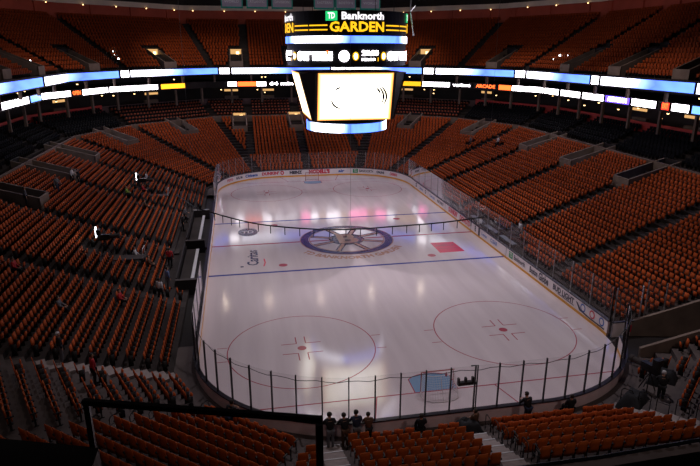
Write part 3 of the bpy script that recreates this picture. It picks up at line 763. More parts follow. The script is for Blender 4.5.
# ------------------------------------------------------------------ ribbon displays and suite level
def path_pts(D):
    return [Vector((14.2 + D, -25, 0))] + [VX(k, D) for k in range(6)] + [Vector((-14.2 - D, -25, 0))]
def path_at(D, s):
    PT = path_pts(D)
    for a, b in zip(PT[:-1], PT[1:]):
        L = (b - a).length
        if s <= L or b is PT[-1]:
            d = (b - a).normalized(); return a + d * s, Vector((d.y, -d.x, 0))
        s -= L
def corners(D):
    out = []; s = 0; PT = path_pts(D)
    for a, b in zip(PT[:-1], PT[1:]): s += (b - a).length; out.append(s)
    return out[:-1]
def panel(name, D, s0, s1, z0, z1, m, lab, grp, th=.12, txt=None, tm=None, flip=False):
    s0, s1 = min(s0, s1), max(s0, s1); cuts = [s0] + [c for c in corners(D) if s0 + .05 < c < s1 - .05] + [s1]
    r = empty(name, path_at(D, (s0 + s1) / 2)[0] + Vector((0, 0, z0)), label=lab, cat='display', group=grp); base = r.location.copy()
    mb = MB(); uvs = []; fr = MB()
    for a, b in zip(cuts[:-1], cuts[1:]):
        e = 1e-3; (p, n), (q, _) = path_at(D, a + e), path_at(D, b - e)
        p = p - n * 0 - base; q = q - base; p.z = q.z = 0; h = z1 - z0
        mb.add([(p.x, p.y, 0), (p.x, p.y, h), (q.x, q.y, h), (q.x, q.y, 0)], [(0, 1, 2, 3)], m)
        u0, u1 = ((s1 - a) / (s1 - s0), (s1 - b) / (s1 - s0)); uvs += [(u0, 0), (u0, 1), (u1, 1), (u1, 0)]
        i_ = n * .015
        P4 = [p + i_, q + i_, q + n * th, p + n * th]
        fr.add([(v.x, v.y, -.04) for v in P4] + [(v.x, v.y, h + .04) for v in P4], [(0, 1, 2, 3), (4, 7, 6, 5), (0, 4, 5, 1), (1, 5, 6, 2), (2, 6, 7, 3), (3, 7, 4, 0)], M['black'])
    me = mb.mesh('screen'); ul = me.uv_layers.new(name='UVMap'); L = s1 - s0
    for i, li in enumerate(me.loops): ul.data[i].uv = (uvs[i][0], uvs[i][1] * .15)
    o = bpy.data.objects.new('screen', me); col.objects.link(o); o.parent = r; fr.build('casing', r)
    if txt:
        tb = MB(); sc_ = (s0 + s1) / 2
        def fn(u, v):
            pp, nn = path_at(D, sc_ - u); pp = pp - nn * .02 - base; return (pp.x, pp.y, (z1 - z0) / 2 + v)
        put_text(tb, txt, (z1 - z0) * .7, fn, tm, w=(s1 - s0) * .8, bold=.05); tb.build('lettering', r)
up = [167.7, 144.4, 143.7, 123.6, 123.1, 121.2, 120.9, 105.4, 105.1, 103.5, 103.1, 86.8, 86.5, 84.2, 84.0, 70.3, 69.9, 68.2, 67.8, 52.9, 52.6, 50.3, 49.7, 34.4, 34.0, 32.6, 32.2, 18.1, 17.8, 8.2]
for i in range(0, len(up), 2):
    short = abs(up[i] - up[i + 1]) < 3
    panel('ribbon_display', 16, up[i], up[i + 1], 14.02, 14.93, M['tvwhite'] if short else M['ribbon'],
          '%s on the upper ribbon, %s from the left' % ('short white display panel' if short else 'long white to blue display panel', ordw(i // 2)), 'upper ribbon displays')
lo = [(158.4, 154.9, 'tvwhite', 'pale violet'), (154.6, 150, 'tvwhite', 'white'), (149.3, 145.5, 'lblue', 'blue and white'), (145.1, 139.3, 'tvwhite', 'long white'), (139.1, 137.1, 'dark', 'red lettered black', 'OPEN', 'lorange'),
      (136.9, 131.4, 'tvwhite', 'white'), (131, 127.4, 'tvwhite', 'white'), (127.3, 122.6, 'tvwhite', 'white'), (122, 117.5, 'lgold', 'orange'), (109.6, 108.1, 'tvwhite', 'small white'), (107.9, 104.8, 'lorange', 'red and orange'),
      (104.7, 103.1, 'tvwhite', 'small white'), (103.0, 97.9, 'dark', 'white lettered black', '64 min', 'tvwhite'), (97.6, 95.9, 'lpink', 'pink'), (95.7, 94.4, 'tvwhite', 'short white'), (94.2, 93.0, 'lyellow', 'short yellow'), (92.8, 90.2, 'tvwhite', 'white'), (90.0, 88.9, 'lyellow', 'narrow yellow'),
      (88.4, 85.0, 'lpink', 'long pink'), (84.8, 83.6, 'lred', 'short red'), (83.4, 81.0, 'lpink', 'pink'), (80.8, 79.3, 'tvwhite', 'short white'), (78.9, 74.9, 'lyellow', 'yellow'), (74.6, 69.7, 'tvwhite', 'white'), (69.5, 65.6, 'dark', 'white scripted black', 'verizon', 'tvwhite'),
      (65.2, 60.2, 'dark', 'orange lettered black', 'ARCADE', 'lorange'), (60, 57.6, 'lorange', 'small orange'), (57.4, 51, 'tvwhite', 'long white'), (50.7, 46.9, 'tvwhite', 'white'), (46.3, 41.6, 'tvwhite', 'white'),
      (41, 36.5, 'tvwhite', 'white'), (36.1, 31.6, 'lpurple', 'violet', 'AUBUCHON', 'tvwhite'), (31.2, 27.2, 'tvwhite', 'white', ':: :', 'txt'), (26.3, 25.2, 'lred', 'small red', 'EXIT', 'lorange'), (24.8, 22.4, 'tvwhite', 'white'), (22.0, 18.0, 'lblue', 'pale blue')]
for q, L_ in enumerate(lo):
    a, b, m, w = L_[:4]
    panel('advert_display', 19.5, a, b, 11.82, 12.55, M[m], '%s advert panel on the lower ribbon, %s from the left' % (w, ordw(q)), 'lower ribbon adverts', txt=L_[4] if len(L_) > 4 else None, tm=M[L_[5]] if len(L_) > 4 else None)
# suite columns (pale posts), lamps
n = 0
PL = 0
colm = MB(); colm.box((0, 0, 1.35), (.3, .3, 2.6), M['conc']); cme = colm.mesh('suite_column')
for D, z, st, h in ((20.6, 8.95, 5.2, 1), (18.2, 12.65, 6.1, .46)):
    s = 12.
    tot = sum((b - a).length for a, b in zip(path_pts(D)[:-1], path_pts(D)[1:]))
    j = 0
    while s < tot - 12:
        p, nn = path_at(D, s)
        if seen(p + Vector((0, 0, z)), 20):
            o = bpy.data.objects.new('suite_column', cme); col.objects.link(o); o.location = p + Vector((0, 0, z)); o.scale = (1, 1, h); o.rotation_euler = (0, 0, math.atan2(nn.y, nn.x))
            tag(o, 'pale column of the %s suite level, %s from the right' % ('lower' if D > 20 else 'upper', ordw(j)), 'column', 'suite level columns'); j += 1
        s += st
random.seed(11)
lamp = MB(); lamp.lathe((0, 0, 0), [(.02, .3), (.03, .2), (.13, .14), (.17, 0)], M['black'], 10); lm = lamp.mesh('x')
bul = MB(); bul.lathe((0, 0, -.03), [(.05, -.1), (.12, -.05), (.13, .02), (.08, .06)], M['warm'], 10); bm_ = bul.mesh('bulb')
j = 0
for q in range(46):
    s = random.uniform(14, 172); D = random.choice([21.5, 22.5, 23.5]); zz = random.choice([11.1, 11.2, 13.4, 13.3]) if random.random() < .8 else 10.6
    p, nn = path_at(D if zz < 12 else 19, s); p = p + Vector((0, 0, zz))
    if not seen(p, 5): continue
    r = empty('pendant_lamp', p, label='warm pendant lamp in the %s suite level, %s of its scattered row' % ('lower' if zz < 12 else 'upper', ordw(j % 30)), cat='lamp', group='suite pendant lamps')
    o = bpy.data.objects.new('lamp_shade', lm); col.objects.link(o); o.parent = r
    o = bpy.data.objects.new('bulb', bm_); col.objects.link(o); o.parent = r; j += 1
# concession counters glowing warm inside the lower suite level
for q, (s, w) in enumerate(((106, 2.4), (100, 2), (76, 2.6), (62, 2.2), (120, 2.4), (32, 2.6), (24, 2.6), (136, 2.4))):
    p, nn = path_at(23.9, s * (216 / 197)); r = empty('bar_counter', p + Vector((0, 0, 8.92)), math.atan2(nn.y, nn.x) + PI / 2, label='warmly lit bar counter inside the lower suite level, %s of its row' % ordw(q), cat='counter', group='lit bar counters')
    mb = MB(); mb.box((0, 0, .5), (w, .5, 1.0), M['conc']); mb.build('counter', r)
    mb = MB(); mb.box((0, .3, 2.0), (w, .08, .35), M['warmdim']); mb.build('back_light', r)
# rail lamps / stair lights as bright dots
def dot(name, p, r_, m, lab, grp):
    mb = MB(); mb.lathe((0, 0, 0), [(r_ * .6, -r_ * .8), (r_, 0), (r_ * .6, r_ * .8)], m, 10); o = mb.build(name, label=lab, cat='light', group=grp); o.location = p
for q, (k, i, t, r_) in enumerate(((4, 5, 1.0, .14), (4, 3, .6, .14), (4, 1, .2, .14))):
    pass
def balc_pt(x, y):
    D = max(NRM[k].dot(Vector((x, y, 0))) - CC[k] for k in range(12)); i = int((D - BD0) / BP); return Vector((x, y, zb0 + BR * max(i, 0) + .25))
for q, (x, y) in enumerate(((-33.6, 21.6), (-33.2, 22.6), (-32.6, 23.4), (-27.6, 42.6), (-27.2, 41.6), (-26.6, 40.4), (33.5, 23.6), (33.9, 22.9), (34.3, 21.4))):
    dot('stair_light', balc_pt(x, y) + Vector((0, 0, .25)), .13, M['cool'], 'small white stair light in the balcony aisle, %s from the left' % ordw(q), 'balcony stair lights')
def soff(k, t): return P(k, 29.2, t, 24.45)
q = 0
for k in (1, 2, 3, 4, 5):
    a, b = trange(k, 29.2); t = a + 2
    while t < b:
        dot('soffit_light', soff(k, t), .09, M['warm'], 'tiny warm light under the grey soffit, %s from the right' % ordw(q), 'soffit lights'); q += 1; t += 5.5

# ------------------------------------------------------------------ scoreboard over centre ice
sb = empty('scoreboard', (0, 0, 10.6), label='large hanging centre scoreboard with bright video screens and GARDEN sign', cat='scoreboard')
OZ = -10.6
R0 = 5.3
def cyl(mb, R, z0, z1, m, n=64, a0=0, a1=2 * PI, uv=None, capped=False):
    vs = []; K = int(n * (a1 - a0) / (2 * PI)) or 1
    for i in range(K + 1):
        a = a0 + (a1 - a0) * i / K; vs += [(R * math.sin(a), -R * math.cos(a), z0 + OZ), (R * math.sin(a), -R * math.cos(a), z1 + OZ)]
    mb.add(vs, [(2 * i, 2 * i + 2, 2 * i + 3, 2 * i + 1) for i in range(K)], m)
    if capped: mb.add([vs[2 * i] for i in range(K)], [tuple(range(K - 1, -1, -1))], m); mb.add([vs[2 * i + 1] for i in range(K)], [tuple(range(K))], m)
mb = MB(); cyl(mb, R0, 18.85, 20.75, M['black'], capped=True); cyl(mb, R0 - .05, 16.45, 18.9, M['black'], capped=True); drum = mb.build('drum', sb)
def cylfn(R, zc, a0=0): return lambda u, v: (R * math.sin(u / R + a0), -R * math.cos(u / R + a0), zc + v + OZ)
def ribbon_ring(name, R, z0, z1):
    mb = MB(); cyl(mb, R, z0, z1, M['ribbon'], n=96); me = mb.mesh(name); ul = me.uv_layers.new(name='UVMap')
    for li, l in enumerate(me.loops):
        v = me.vertices[l.vertex_index].co; a = math.atan2(v.x, -v.y); ul.data[li].uv = (.5 + .5 * math.sin(a * 3 + .6), .1 * (v.z > z0 + OZ + .1))
    o = bpy.data.objects.new(name, me); col.objects.link(o); o.parent = sb
ribbon_ring('upper_ring', R0 + .06, 18.27, 18.82)
ribbon_ring('lower_ring', 3.68, 10.85, 11.62)
mb = MB(); cyl(mb, 3.61, 10.75, 11.72, M['black'], capped=True); cyl(mb, 2.6, 11.7, 12.3, M['black'], capped=True); mb.build('lower_drum', sb)
for q in range(4):
    a = q * PI / 2
    mb = MB(); put_text(mb, 'GARDEN', .74, cylfn(R0 + .07, 19.47, a), M['lyellow'], w=4.6, bold=.045)
    for zz in (19.28, 19.62):
        for s0, s1 in ((2.5, 4.15), (-4.15, -2.5)):
            vs = []
            for i in range(9):
                u = s0 + (s1 - s0) * i / 8; f_ = cylfn(R0 + .07, zz, a); vs += [f_(u, -.05), f_(u, .05)]
            mb.add(vs, [(2 * i, 2 * i + 2, 2 * i + 3, 2 * i + 1) for i in range(8)], M['lyellow'])
    mb.build('garden_sign', drum, label='yellow GARDEN lettering with double lines')
    mb = MB(); put_text(mb, 'Banknorth', .55, cylfn(R0 + .07, 20.3, a), M['signwhite'], w=3.6, bold=.05, shift=(.45, 0)); mb.build('bank_sign', drum, label='white Banknorth lettering')
    mb = MB(); f_ = cylfn(R0 + .07, 20.32, a); mb.add([f_(-2.65, -.36), f_(-2.1, -.36), f_(-1.68, -.36), f_(-1.68, .36), f_(-2.1, .36), f_(-2.65, .36)], [(0, 1, 4, 5), (1, 2, 3, 4)], M['lgreen'])
    put_text(mb, 'TD', .45, cylfn(R0 + .09, 20.32, a), M['signwhite'], w=.6, bold=.05, shift=(-2.17, 0)); mb.build('bank_badge', drum, label='green square with TD')
    # score band
    mb = MB(); f_ = cylfn(R0 + .04, 17.25, a)
    def blk(u0, u1, v0, v1, m):
        K = max(1, int((u1 - u0) / .3)); vs = []
        for i in range(K + 1):
            u = u0 + (u1 - u0) * i / K; vs += [f_(u, v0), f_(u, v1)]
        mb.add(vs, [(2 * i, 2 * i + 2, 2 * i + 3, 2 * i + 1) for i in range(K)], m)
    def dsk(u, v, r, m, ff=None, ry=None):
        ff = ff or f_; mb.add([ff(u + r * math.cos(i * PI / 12), v + (ry or r) * math.sin(i * PI / 12)) for i in range(24)], [tuple(range(24))], m)
    blk(-3.9, -2.1, -.34, .34, M['tvwhite']); blk(-5.0, -4.35, .12, .34, M['tvwhite']); dsk(-5.35, 0, .30, M['tvwhite']); blk(-4.85, -4.6, -.36, .08, M['tvwhite'])
    dsk(-1.15, 0, .44, M['tvwhite']); dsk(-.2, 0, .26, M['lyellow'], ry=.34); dsk(-.2, 0, .13, M['tvwhite'], cylfn(R0 + .055, 17.25, a), ry=.22)
    put_text(mb, '20:00', .38, cylfn(R0 + .05, 17.48, a), M['tvwhite'], w=1.5, bold=.08, shift=(1.05, 0)); put_text(mb, 'PERIOD', .18, cylfn(R0 + .05, 16.98, a), M['tvwhite'], w=1.2, bold=.07, shift=(.9, 0)); put_text(mb, '1', .3, cylfn(R0 + .05, 16.98, a), M['lyellow'], bold=.05, shift=(1.75, 0))
    dsk(2.3, 0, .26, M['lyellow'], ry=.34); dsk(2.3, 0, .13, M['tvwhite'], cylfn(R0 + .055, 17.25, a), ry=.22); dsk(3.1, 0, .38, M['tvwhite'])
    blk(3.75, 4.4, .12, .34, M['tvwhite']); blk(3.85, 4.1, -.36, .08, M['tvwhite']); blk(4.75, 5.6, -.34, .34, M['tvwhite']); blk(5.75, 5.95, .1, .42, M['lorange'])
    mb.build('score_band', drum, label='glowing white score and clock blocks')
    # video screen, tilted downward
    yt, yb = 4.62, 3.62; z0, z1 = 11.98, 15.92; w = 3.2
    Rz = Matrix.Rotation(a, 3, 'Z')
    def S(u, v, o=0): 
        y = -(yb + (yt - yb) * v) - o; return Rz @ Vector((u, y, z0 + (z1 - z0) * v + OZ))
    mb = MB()
    m = M.get('vid')
    if not m:
        m = bpy.data.materials.new('video_screen'); m.use_nodes = True; nt = m.node_tree; b = nt.nodes['Principled BSDF']; b.inputs['Base Color'].default_value = (.02, .02, .02, 1)
        uv = nt.nodes.new('ShaderNodeUVMap'); mp = nt.nodes.new('ShaderNodeMapping'); mp.inputs['Location'].default_value = (-.5, -.5, 0)
        vm = nt.nodes.new('ShaderNodeVectorMath'); vm.operation = 'ABSOLUTE'; sp = nt.nodes.new('ShaderNodeSeparateXYZ'); mx = nt.nodes.new('ShaderNodeMath'); mx.operation = 'MAXIMUM'
        r = nt.nodes.new('ShaderNodeValToRGB'); r.color_ramp.elements[0].position = .0; r.color_ramp.elements[0].color = (1, .96, .93, 1)
        r.color_ramp.elements[1].position = 1; r.color_ramp.elements[1].color = (.35, .10, .012, 1); e = r.color_ramp.elements.new(.84); e.color = (.9, .84, .66, 1); e = r.color_ramp.elements.new(.955); e.color = (.5, .27, .075, 1)
        p8 = nt.nodes.new('ShaderNodeMath'); p8.operation = 'MULTIPLY'; p8.inputs[1].default_value = 2
        nt.links.new(uv.outputs[0], mp.inputs[0]); nt.links.new(mp.outputs[0], vm.inputs[0]); nt.links.new(vm.outputs[0], sp.inputs[0])
        nt.links.new(sp.outputs[0], mx.inputs[0]); nt.links.new(sp.outputs[1], mx.inputs[1]); nt.links.new(mx.outputs[0], p8.inputs[0]); nt.links.new(p8.outputs[0], r.inputs[0])
        nt.links.new(r.outputs[0], b.inputs['Emission Color']); b.inputs['Emission Strength'].default_value = 4.5; M['vid'] = m
    mb.add([S(-w, 0, .03), S(w, 0, .03), S(w, 1, .03), S(-w, 1, .03)], [(0, 1, 2, 3)], m)
    me = mb.mesh('video_screen'); ul = me.uv_layers.new(name='UVMap')
    for i_, uvv in enumerate(((0, 0), (1, 0), (1, 1), (0, 1))): ul.data[i_].uv = uvv
    vs_o = o = bpy.data.objects.new('video_screen', me); col.objects.link(o); o.parent = sb; o['label'] = 'bright white and orange video screen'
    mb = MB()
    for cx_, r_, a0_, a1_ in ((-1.1, .95, 190, 262), (1.55, 1.15, -35, 60), (1.3, 1.15, -25, 55), (1.1, 1.1, 20, 50), (-1.1, .95, 100, 130)):
        vs = []
        for i in range(13):
            t = math.radians(a0_ + (a1_ - a0_) * i / 12); th = .04 + .05 * math.sin(PI * i / 12)
            for rr in (r_ - th, r_ + th): vs.append(S(cx_ + rr * math.cos(t), .48 + rr * math.sin(t) / 4.2, .05))
        mb.add(vs, [(2 * i, 2 * i + 2, 2 * i + 3, 2 * i + 1) for i in range(12)], M['black'])
    mb.build('screen_arcs', vs_o, label='thin grey arcs on the video picture')
    # dark mullion between screens
    mb = MB(); e = 3.42
    mb.add([S(e, 0, 0), S(e, 1, 0), Rz @ Vector((yt - .1, -3.42 + .05, z1 + OZ)), Rz @ Vector((yb - .1, -3.42, z0 + OZ))], [(0, 1, 2, 3)], M['black'])
    mb.add([S(-e, 0, 0), S(e, 0, 0), S(e, 1, 0), S(-e, 1, 0)], [(0, 1, 2, 3)], M['black']); mb.add([S(-e, 1, 0), S(e, 1, 0), (0, 0, z1 + OZ)], [(0, 1, 2)], M['black']); mb.add([S(-e, 0, 0), S(e, 0, 0), (0, 0, z0 + OZ)], [(0, 1, 2)], M['black'])
    mb.build('screen_casing', sb)
for x, y in ((-3.4, -3.4), (3.4, -3.4), (3.4, 3.4), (-3.4, 3.4)):
    mb = MB(); mb.tube([(x, y, 20.7 + OZ), (x, y, 31 + OZ)], .03, M['black'], 6); mb.build('hanging_cable', sb)
mb = MB(); mb.tube([(5.35, -1.6, 20.7 + OZ), (5.35, -1.6, 22.4 + OZ)], .05, M['lightgrey'], 6); mb.tube([(5.55, -2.1, 18.9 + OZ), (5.35, -1.6, 20.9 + OZ), (5.9, -1.2, 21.4 + OZ)], .06, M['lightgrey'], 6); mb.build('camera_arm', sb)

# ------------------------------------------------------------------ curved net rail with hangers
nr = empty('net_rail', (-4.8, -27.1, 9.5), label='thin curved dark rail with short hangers suspended across the rink', cat='rail')
def catm(pts, n=10):
    out = []
    for i in range(len(pts) - 1):
        p0 = Vector(pts[max(i - 1, 0)]); p1 = Vector(pts[i]); p2 = Vector(pts[i + 1]); p3 = Vector(pts[min(i + 2, len(pts) - 1)])
        for k in range(n):
            t = k / n; out.append(.5 * ((2 * p1) + (p2 - p0) * t + (2 * p0 - 5 * p1 + 4 * p2 - p3) * t * t + (3 * p1 - p0 - 3 * p2 + p3) * t ** 3))
    return out + [Vector(pts[-1])]
RP = [(-13.6, -18.5), (-12.4, -21.6), (-11.8, -22.4), (-10.45, -24.1), (-8.95, -25.6), (-6.75, -26.75), (-4.8, -27.2), (-2.2, -27.1), (0, -26.9), (2.4, -26.35)]
rp = catm([Vector((x, y, 9.5)) for x, y in RP]); o3 = Vector(nr.location)
mb = MB(); mb.tube([p - o3 for p in rp], .035, M['black'], 6); mb.build('rail_tube', nr)
acc = 0
for a, b in zip(rp[:-1], rp[1:]):
    acc += (b - a).length
    if acc > .62:
        acc = 0; mb = MB(); q = a - o3; mb.tube([q, q - Vector((0, 0, .40))], .022, M['black'], 5); mb.build('hanger', nr)
for x, y in ((-12.4, -21.6), (-4.8, -27.2), (2.4, -26.35)):
    mb = MB(); q = Vector((x, y, 9.5)) - o3; mb.tube([q, q + Vector((0, 0, 21.5))], .006, M['grey'], 4); mb.build('suspension_wire', nr)
# ------------------------------------------------------------------ championship banners
for q, x in enumerate((-9.8, -6.9, -4.0, 1.0, 3.6, 6.6)):
    r = empty('hanging_banner', (x, 20, 22.35), label='green bordered grey banner hanging from ceiling, %s from the left' % ordw(q), cat='banner', group='ceiling banners')
    mb = MB(); mb.box((0, 0, 1.7), (2.5, .04, 3.4), mat('b%d' % q, (.01, .17, .13), .8) if q == 0 else M['bteal']) if q else None
    if q == 0: M['bteal'] = mat('banner_teal', (.02, .30, .23), .8); M['bgrey'] = mat('banner_grey', (.34, .30, .38), .8); mb = MB(); mb.box((0, 0, 1.7), (2.5, .04, 3.4), M['bteal'])
    mb.build('cloth', r)
    mb = MB(); mb.box((0, -.03, 1.75), (2.2, .02, 3.1), M['bgrey']); mb.build('panel', r)
    mb = MB(); put_text(mb, ('WORLD', 'ATLANTIC', 'DIVISION', 'EASTERN', 'BOSTON', 'WORLD')[q], .28, lambda u, v: (u, -.05, .75 + v), M['lightgrey'], w=1.7); put_text(mb, 'CHAMPIONS', .28, lambda u, v: (u, -.05, 1.3 + v), M['lightgrey'], w=1.8); mb.build('lettering', r)
    mb = MB(); mb.tube([(0, 0, 3.4), (0, 0, 8.7)], .015, M['black'], 4); mb.build('cord', r)

# ------------------------------------------------------------------ benches, penalty boxes
def bench(x, y0, y1, lab, sgn):
    L = y1 - y0; r = empty('team_bench', (x, (y0 + y1) / 2, 0), label=lab, cat='bench')
    mb = MB(); mb.box((0, 0, .62), (.26, L, .06), M['lightgrey']); mb.build('seat', r, label='pale bench plank')
    for t in range(4):
        mb = MB(); mb.box((0, -L / 2 + .4 + t * (L - .8) / 3, .3), (.2, .08, .6), M['black']); mb.build('leg', r)
    mb = MB(); mb.box((sgn * 1.05, 0, .65), (.08, L, 1.3), M['dark']); mb.build('back_wall', r)
    mb = MB(); mb.box((sgn * .1, 0, .12), (1.9, L, .22), M['dark']); mb.build('platform', r)
bench(-14.05, -.7, 9.1, 'left team bench beyond the centre line with pale plank', -1); bench(-14.05, -10.8, -2.2, 'left team bench on the near side with pale plank', -1)
mb = MB()
r = empty('penalty_box', (14.1, -1.6, 0), label='dark penalty box with grey blue counters behind the right boards', cat='box')
mb = MB(); mb.box((0, 0, .1), (1.7, 10.5, .2), M['dark']); mb.build('platform', r)
for i, y in enumerate((-3.6, 0, 3.6)):
    mb = MB(); mb.box((.35, y, .7), (.5, 2.8, .08), mat('counter_blue', (.16, .19, .24), .4)); mb.build('counter', r)
for y in (-5.2, -1.8, 1.8, 5.2):
    mb = MB(); mb.box((.2, y, 1.3), (1.3, .05, 2.4), M['glass']); mb.build('divider_glass', r)
for y, lab in ((9.3, 'far end of the team benches'), (-1.45, 'between the two team benches'), (-11.1, 'near end of the team benches')):
    r = empty('bench_divider', (-14.3, y, 0), label='dark partition with grey cap at the ' + lab, cat='partition', group='bench partitions')
    mb = MB(); mb.box((0, 0, .6), (1.7, .3, 1.2), M['dark']); mb.build('panel', r)
    mb = MB(); mb.box((0, 0, 1.22), (1.7, .34, .05), M['grey'] if y > 5 else M['darkstep']); mb.build('cap', r)

# ------------------------------------------------------------------ people
_pc = {}
def skinned(name, verts, edges, radii, root, sub=1):
    me = bpy.data.meshes.new(name); me.from_pydata([Vector(v) for v in verts], edges, [])
    o = bpy.data.objects.new(name, me); col.objects.link(o)
    o.modifiers.new('s', 'SKIN')
    for i, r in enumerate(radii):
        rr = r if isinstance(r, tuple) else (r, r); me.skin_vertices[0].data[i].radius = rr
    me.skin_vertices[0].data[root].use_root = True
    if sub:
        s_ = o.modifiers.new('u', 'SUBSURF'); s_.levels = sub; s_.render_levels = sub
    dg = bpy.context.evaluated_depsgraph_get(); dg.update()
    out = bpy.data.meshes.new_from_object(o.evaluated_get(dg)); bpy.data.objects.remove(o)
    out.polygons.foreach_set('use_smooth', [True] * len(out.polygons)); return out
def joints(pose):
    """1.75 m figure facing +Y, feet on z=0"""
    J = dict(pel=(0, 0, .95), wai=(0, .0, 1.08), che=(0, .01, 1.30), nec=(0, .0, 1.49), hb=(0, .015, 1.57), ht=(0, .02, 1.70))
    for s_, n_ in ((-1, 'l'), (1, 'r')):
        J['hip' + n_] = (s_ * .09, 0, .92); J['kne' + n_] = (s_ * .10, .02, .50); J['ank' + n_] = (s_ * .10, -.02, .08); J['toe' + n_] = (s_ * .12, .15, .03)
        J['sho' + n_] = (s_ * .19, 0, 1.43); J['elb' + n_] = (s_ * .25, -.03, 1.15); J['wri' + n_] = (s_ * .24, .05, .91); J['han' + n_] = (s_ * .235, .07, .83)
    if pose == 'lean':
        J.update(wai=(0, .05, 1.06), che=(0, .12, 1.27), nec=(0, .20, 1.44), hb=(0, .24, 1.52), ht=(0, .27, 1.65))
        for s_, n_ in ((-1, 'l'), (1, 'r')):
            J['sho' + n_] = (s_ * .19, .15, 1.38); J['elb' + n_] = (s_ * .27, .28, 1.14); J['wri' + n_] = (s_ * .16, .48, 1.15); J['han' + n_] = (s_ * .11, .53, 1.16)
    if pose == 'walk':
        J.update(kner=(.1, .18, .52), ankr=(.1, .05, .12), toer=(.1, .2, .05), kneel=(0, 0, 0)); J.pop('kneel')
        J.update(anklz=(0, 0, 0)); J.pop('anklz'); J['ankl'] = (-.1, -.22, .1); J['toel'] = (-.1, -.08, .02)
        J['elbl'] = (-.24, .08, 1.17); J['wril'] = (-.2, .28, 1.05); J['hanl'] = (-.19, .35, 1.03)
    if pose == 'sit':
        dz = -.45
        for k_ in ('pel', 'wai', 'che', 'nec', 'hb', 'ht', 'shol', 'shor', 'elbl', 'elbr'): J[k_] = (J[k_][0], J[k_][1] - .0, J[k_][2] + dz)
        for s_, n_ in ((-1, 'l'), (1, 'r')):
            J['hip' + n_] = (s_ * .09, .02, .48); J['kne' + n_] = (s_ * .12, .44, .50); J['ank' + n_] = (s_ * .12, .46, .09); J['toe' + n_] = (s_ * .13, .62, .03)
            J['elb' + n_] = (s_ * .26, .06, .74); J['wri' + n_] = (s_ * .16, .28, .62); J['han' + n_] = (s_ * .12, .36, .60)
    return J
def person_meshes(pose):
    if pose in _pc: return _pc[pose]
    J = joints(pose)
    nm = list(J); ix = {n_: i for i, n_ in enumerate(nm)}
    ed = [('pel', 'wai'), ('wai', 'che'), ('che', 'nec'), ('nec', 'hb'), ('hb', 'ht')]
    for n_ in 'lr': ed += [('pel', 'hip' + n_), ('hip' + n_, 'kne' + n_), ('kne' + n_, 'ank' + n_), ('ank' + n_, 'toe' + n_), ('che', 'sho' + n_), ('sho' + n_, 'elb' + n_), ('elb' + n_, 'wri' + n_), ('wri' + n_, 'han' + n_)]
    rad = dict(pel=.13, wai=.12, che=.135, nec=.055, hb=.085, ht=.09)
    for n_ in 'lr': rad.update({'hip' + n_: .095, 'kne' + n_: .06, 'ank' + n_: .042, 'toe' + n_: .035, 'sho' + n_: .062, 'elb' + n_: .042, 'wri' + n_: .028, 'han' + n_: .036})
    vs = [J[n_] for n_ in nm]; es = [(ix[a], ix[b]) for a, b in ed]; rr = [rad[n_] for n_ in nm]
    # fingers and thumb
    for n_, s_ in (('l', -1), ('r', 1)):
        h = Vector(J['han' + n_]); d = (h - Vector(J['wri' + n_])).normalized(); sd = Vector((0, 1, 0)).cross(d) if abs(d.y) < .7 else Vector((1, 0, 0)); sd.normalize()
        for f_, (o_, l_) in enumerate(((-.027, .07), (-.009, .085), (.009, .08), (.027, .06))):
            a = len(vs); vs += [h + sd * o_ + d * .03, h + sd * o_ * 1.2 + d * (.03 + l_)]; rr += [.011, .008]; es += [(ix['han' + n_], a), (a, a + 1)]
        a = len(vs); vs += [h - sd * .045 * s_ + d * .0, h - sd * .065 * s_ + d * .04]; rr += [.011, .009]; es += [(ix['han' + n_], a), (a, a + 1)]
    # nose and ears
    hd = Vector(J['hb']).lerp(Vector(J['ht']), .4)
    body = skinned('person', vs, es, rr, ix['pel'])
    up_ = (Vector(J['ht']) - Vector(J['hb'])).normalized()
    nose = MB(); c = hd + Vector((0, .095, 0)); nose.box(c, (.025, .04, .05), M['skin'], taper=.6)
    for s_ in (-1, 1): nose.box(hd + Vector((s_ * .09, 0, 0)), (.02, .035, .055), M['skin']); nose.box(hd + Vector((s_ * .032, .088, .03)), (.022, .012, .012), M['hair'])
    nose.box(hd + Vector((0, .088, -.045)), (.05, .012, .012), M['red'])
    tops = ['pel', 'wai', 'che', 'shol', 'shor', 'elbl', 'elbr', 'wril', 'wrir', 'nec']; ti = {n_: i for i, n_ in enumerate(tops)}
    te = [('pel', 'wai'), ('wai', 'che'), ('che', 'nec'), ('che', 'shol'), ('che', 'shor'), ('shol', 'elbl'), ('shor', 'elbr'), ('elbl', 'wril'), ('elbr', 'wrir')]
    tr = dict(pel=.17, wai=.155, che=.175, nec=.07, shol=.09, shor=.09, elbl=.065, elbr=.065, wril=.045, wrir=.045)
    J2 = dict(J); J2['nec'] = tuple(Vector(J['che']).lerp(Vector(J['nec']), .8))
    topm = skinned('jacket', [J2[n_] for n_ in tops], [(ti[a], ti[b]) for a, b in te], [tr[n_] for n_ in tops], 0)
    bots = ['pel', 'hipl', 'hipr', 'knel', 'kner', 'ankl', 'ankr']; bi_ = {n_: i for i, n_ in enumerate(bots)}
    be = [('pel', 'hipl'), ('pel', 'hipr'), ('hipl', 'knel'), ('hipr', 'kner'), ('knel', 'ankl'), ('kner', 'ankr')]
    br = dict(pel=.15, hipl=.115, hipr=.115, knel=.08, kner=.08, ankl=.06, ankr=.06)
    botm = skinned('trousers', [J[n_] for n_ in bots], [(bi_[a], bi_[b]) for a, b in be], [br[n_] for n_ in bots], 0)
    hc = hd + Vector((0, -.02, .035)); hair = bmesh.new(); bmesh.ops.create_icosphere(hair, subdivisions=2, radius=.118, matrix=Matrix.Translation(hc))
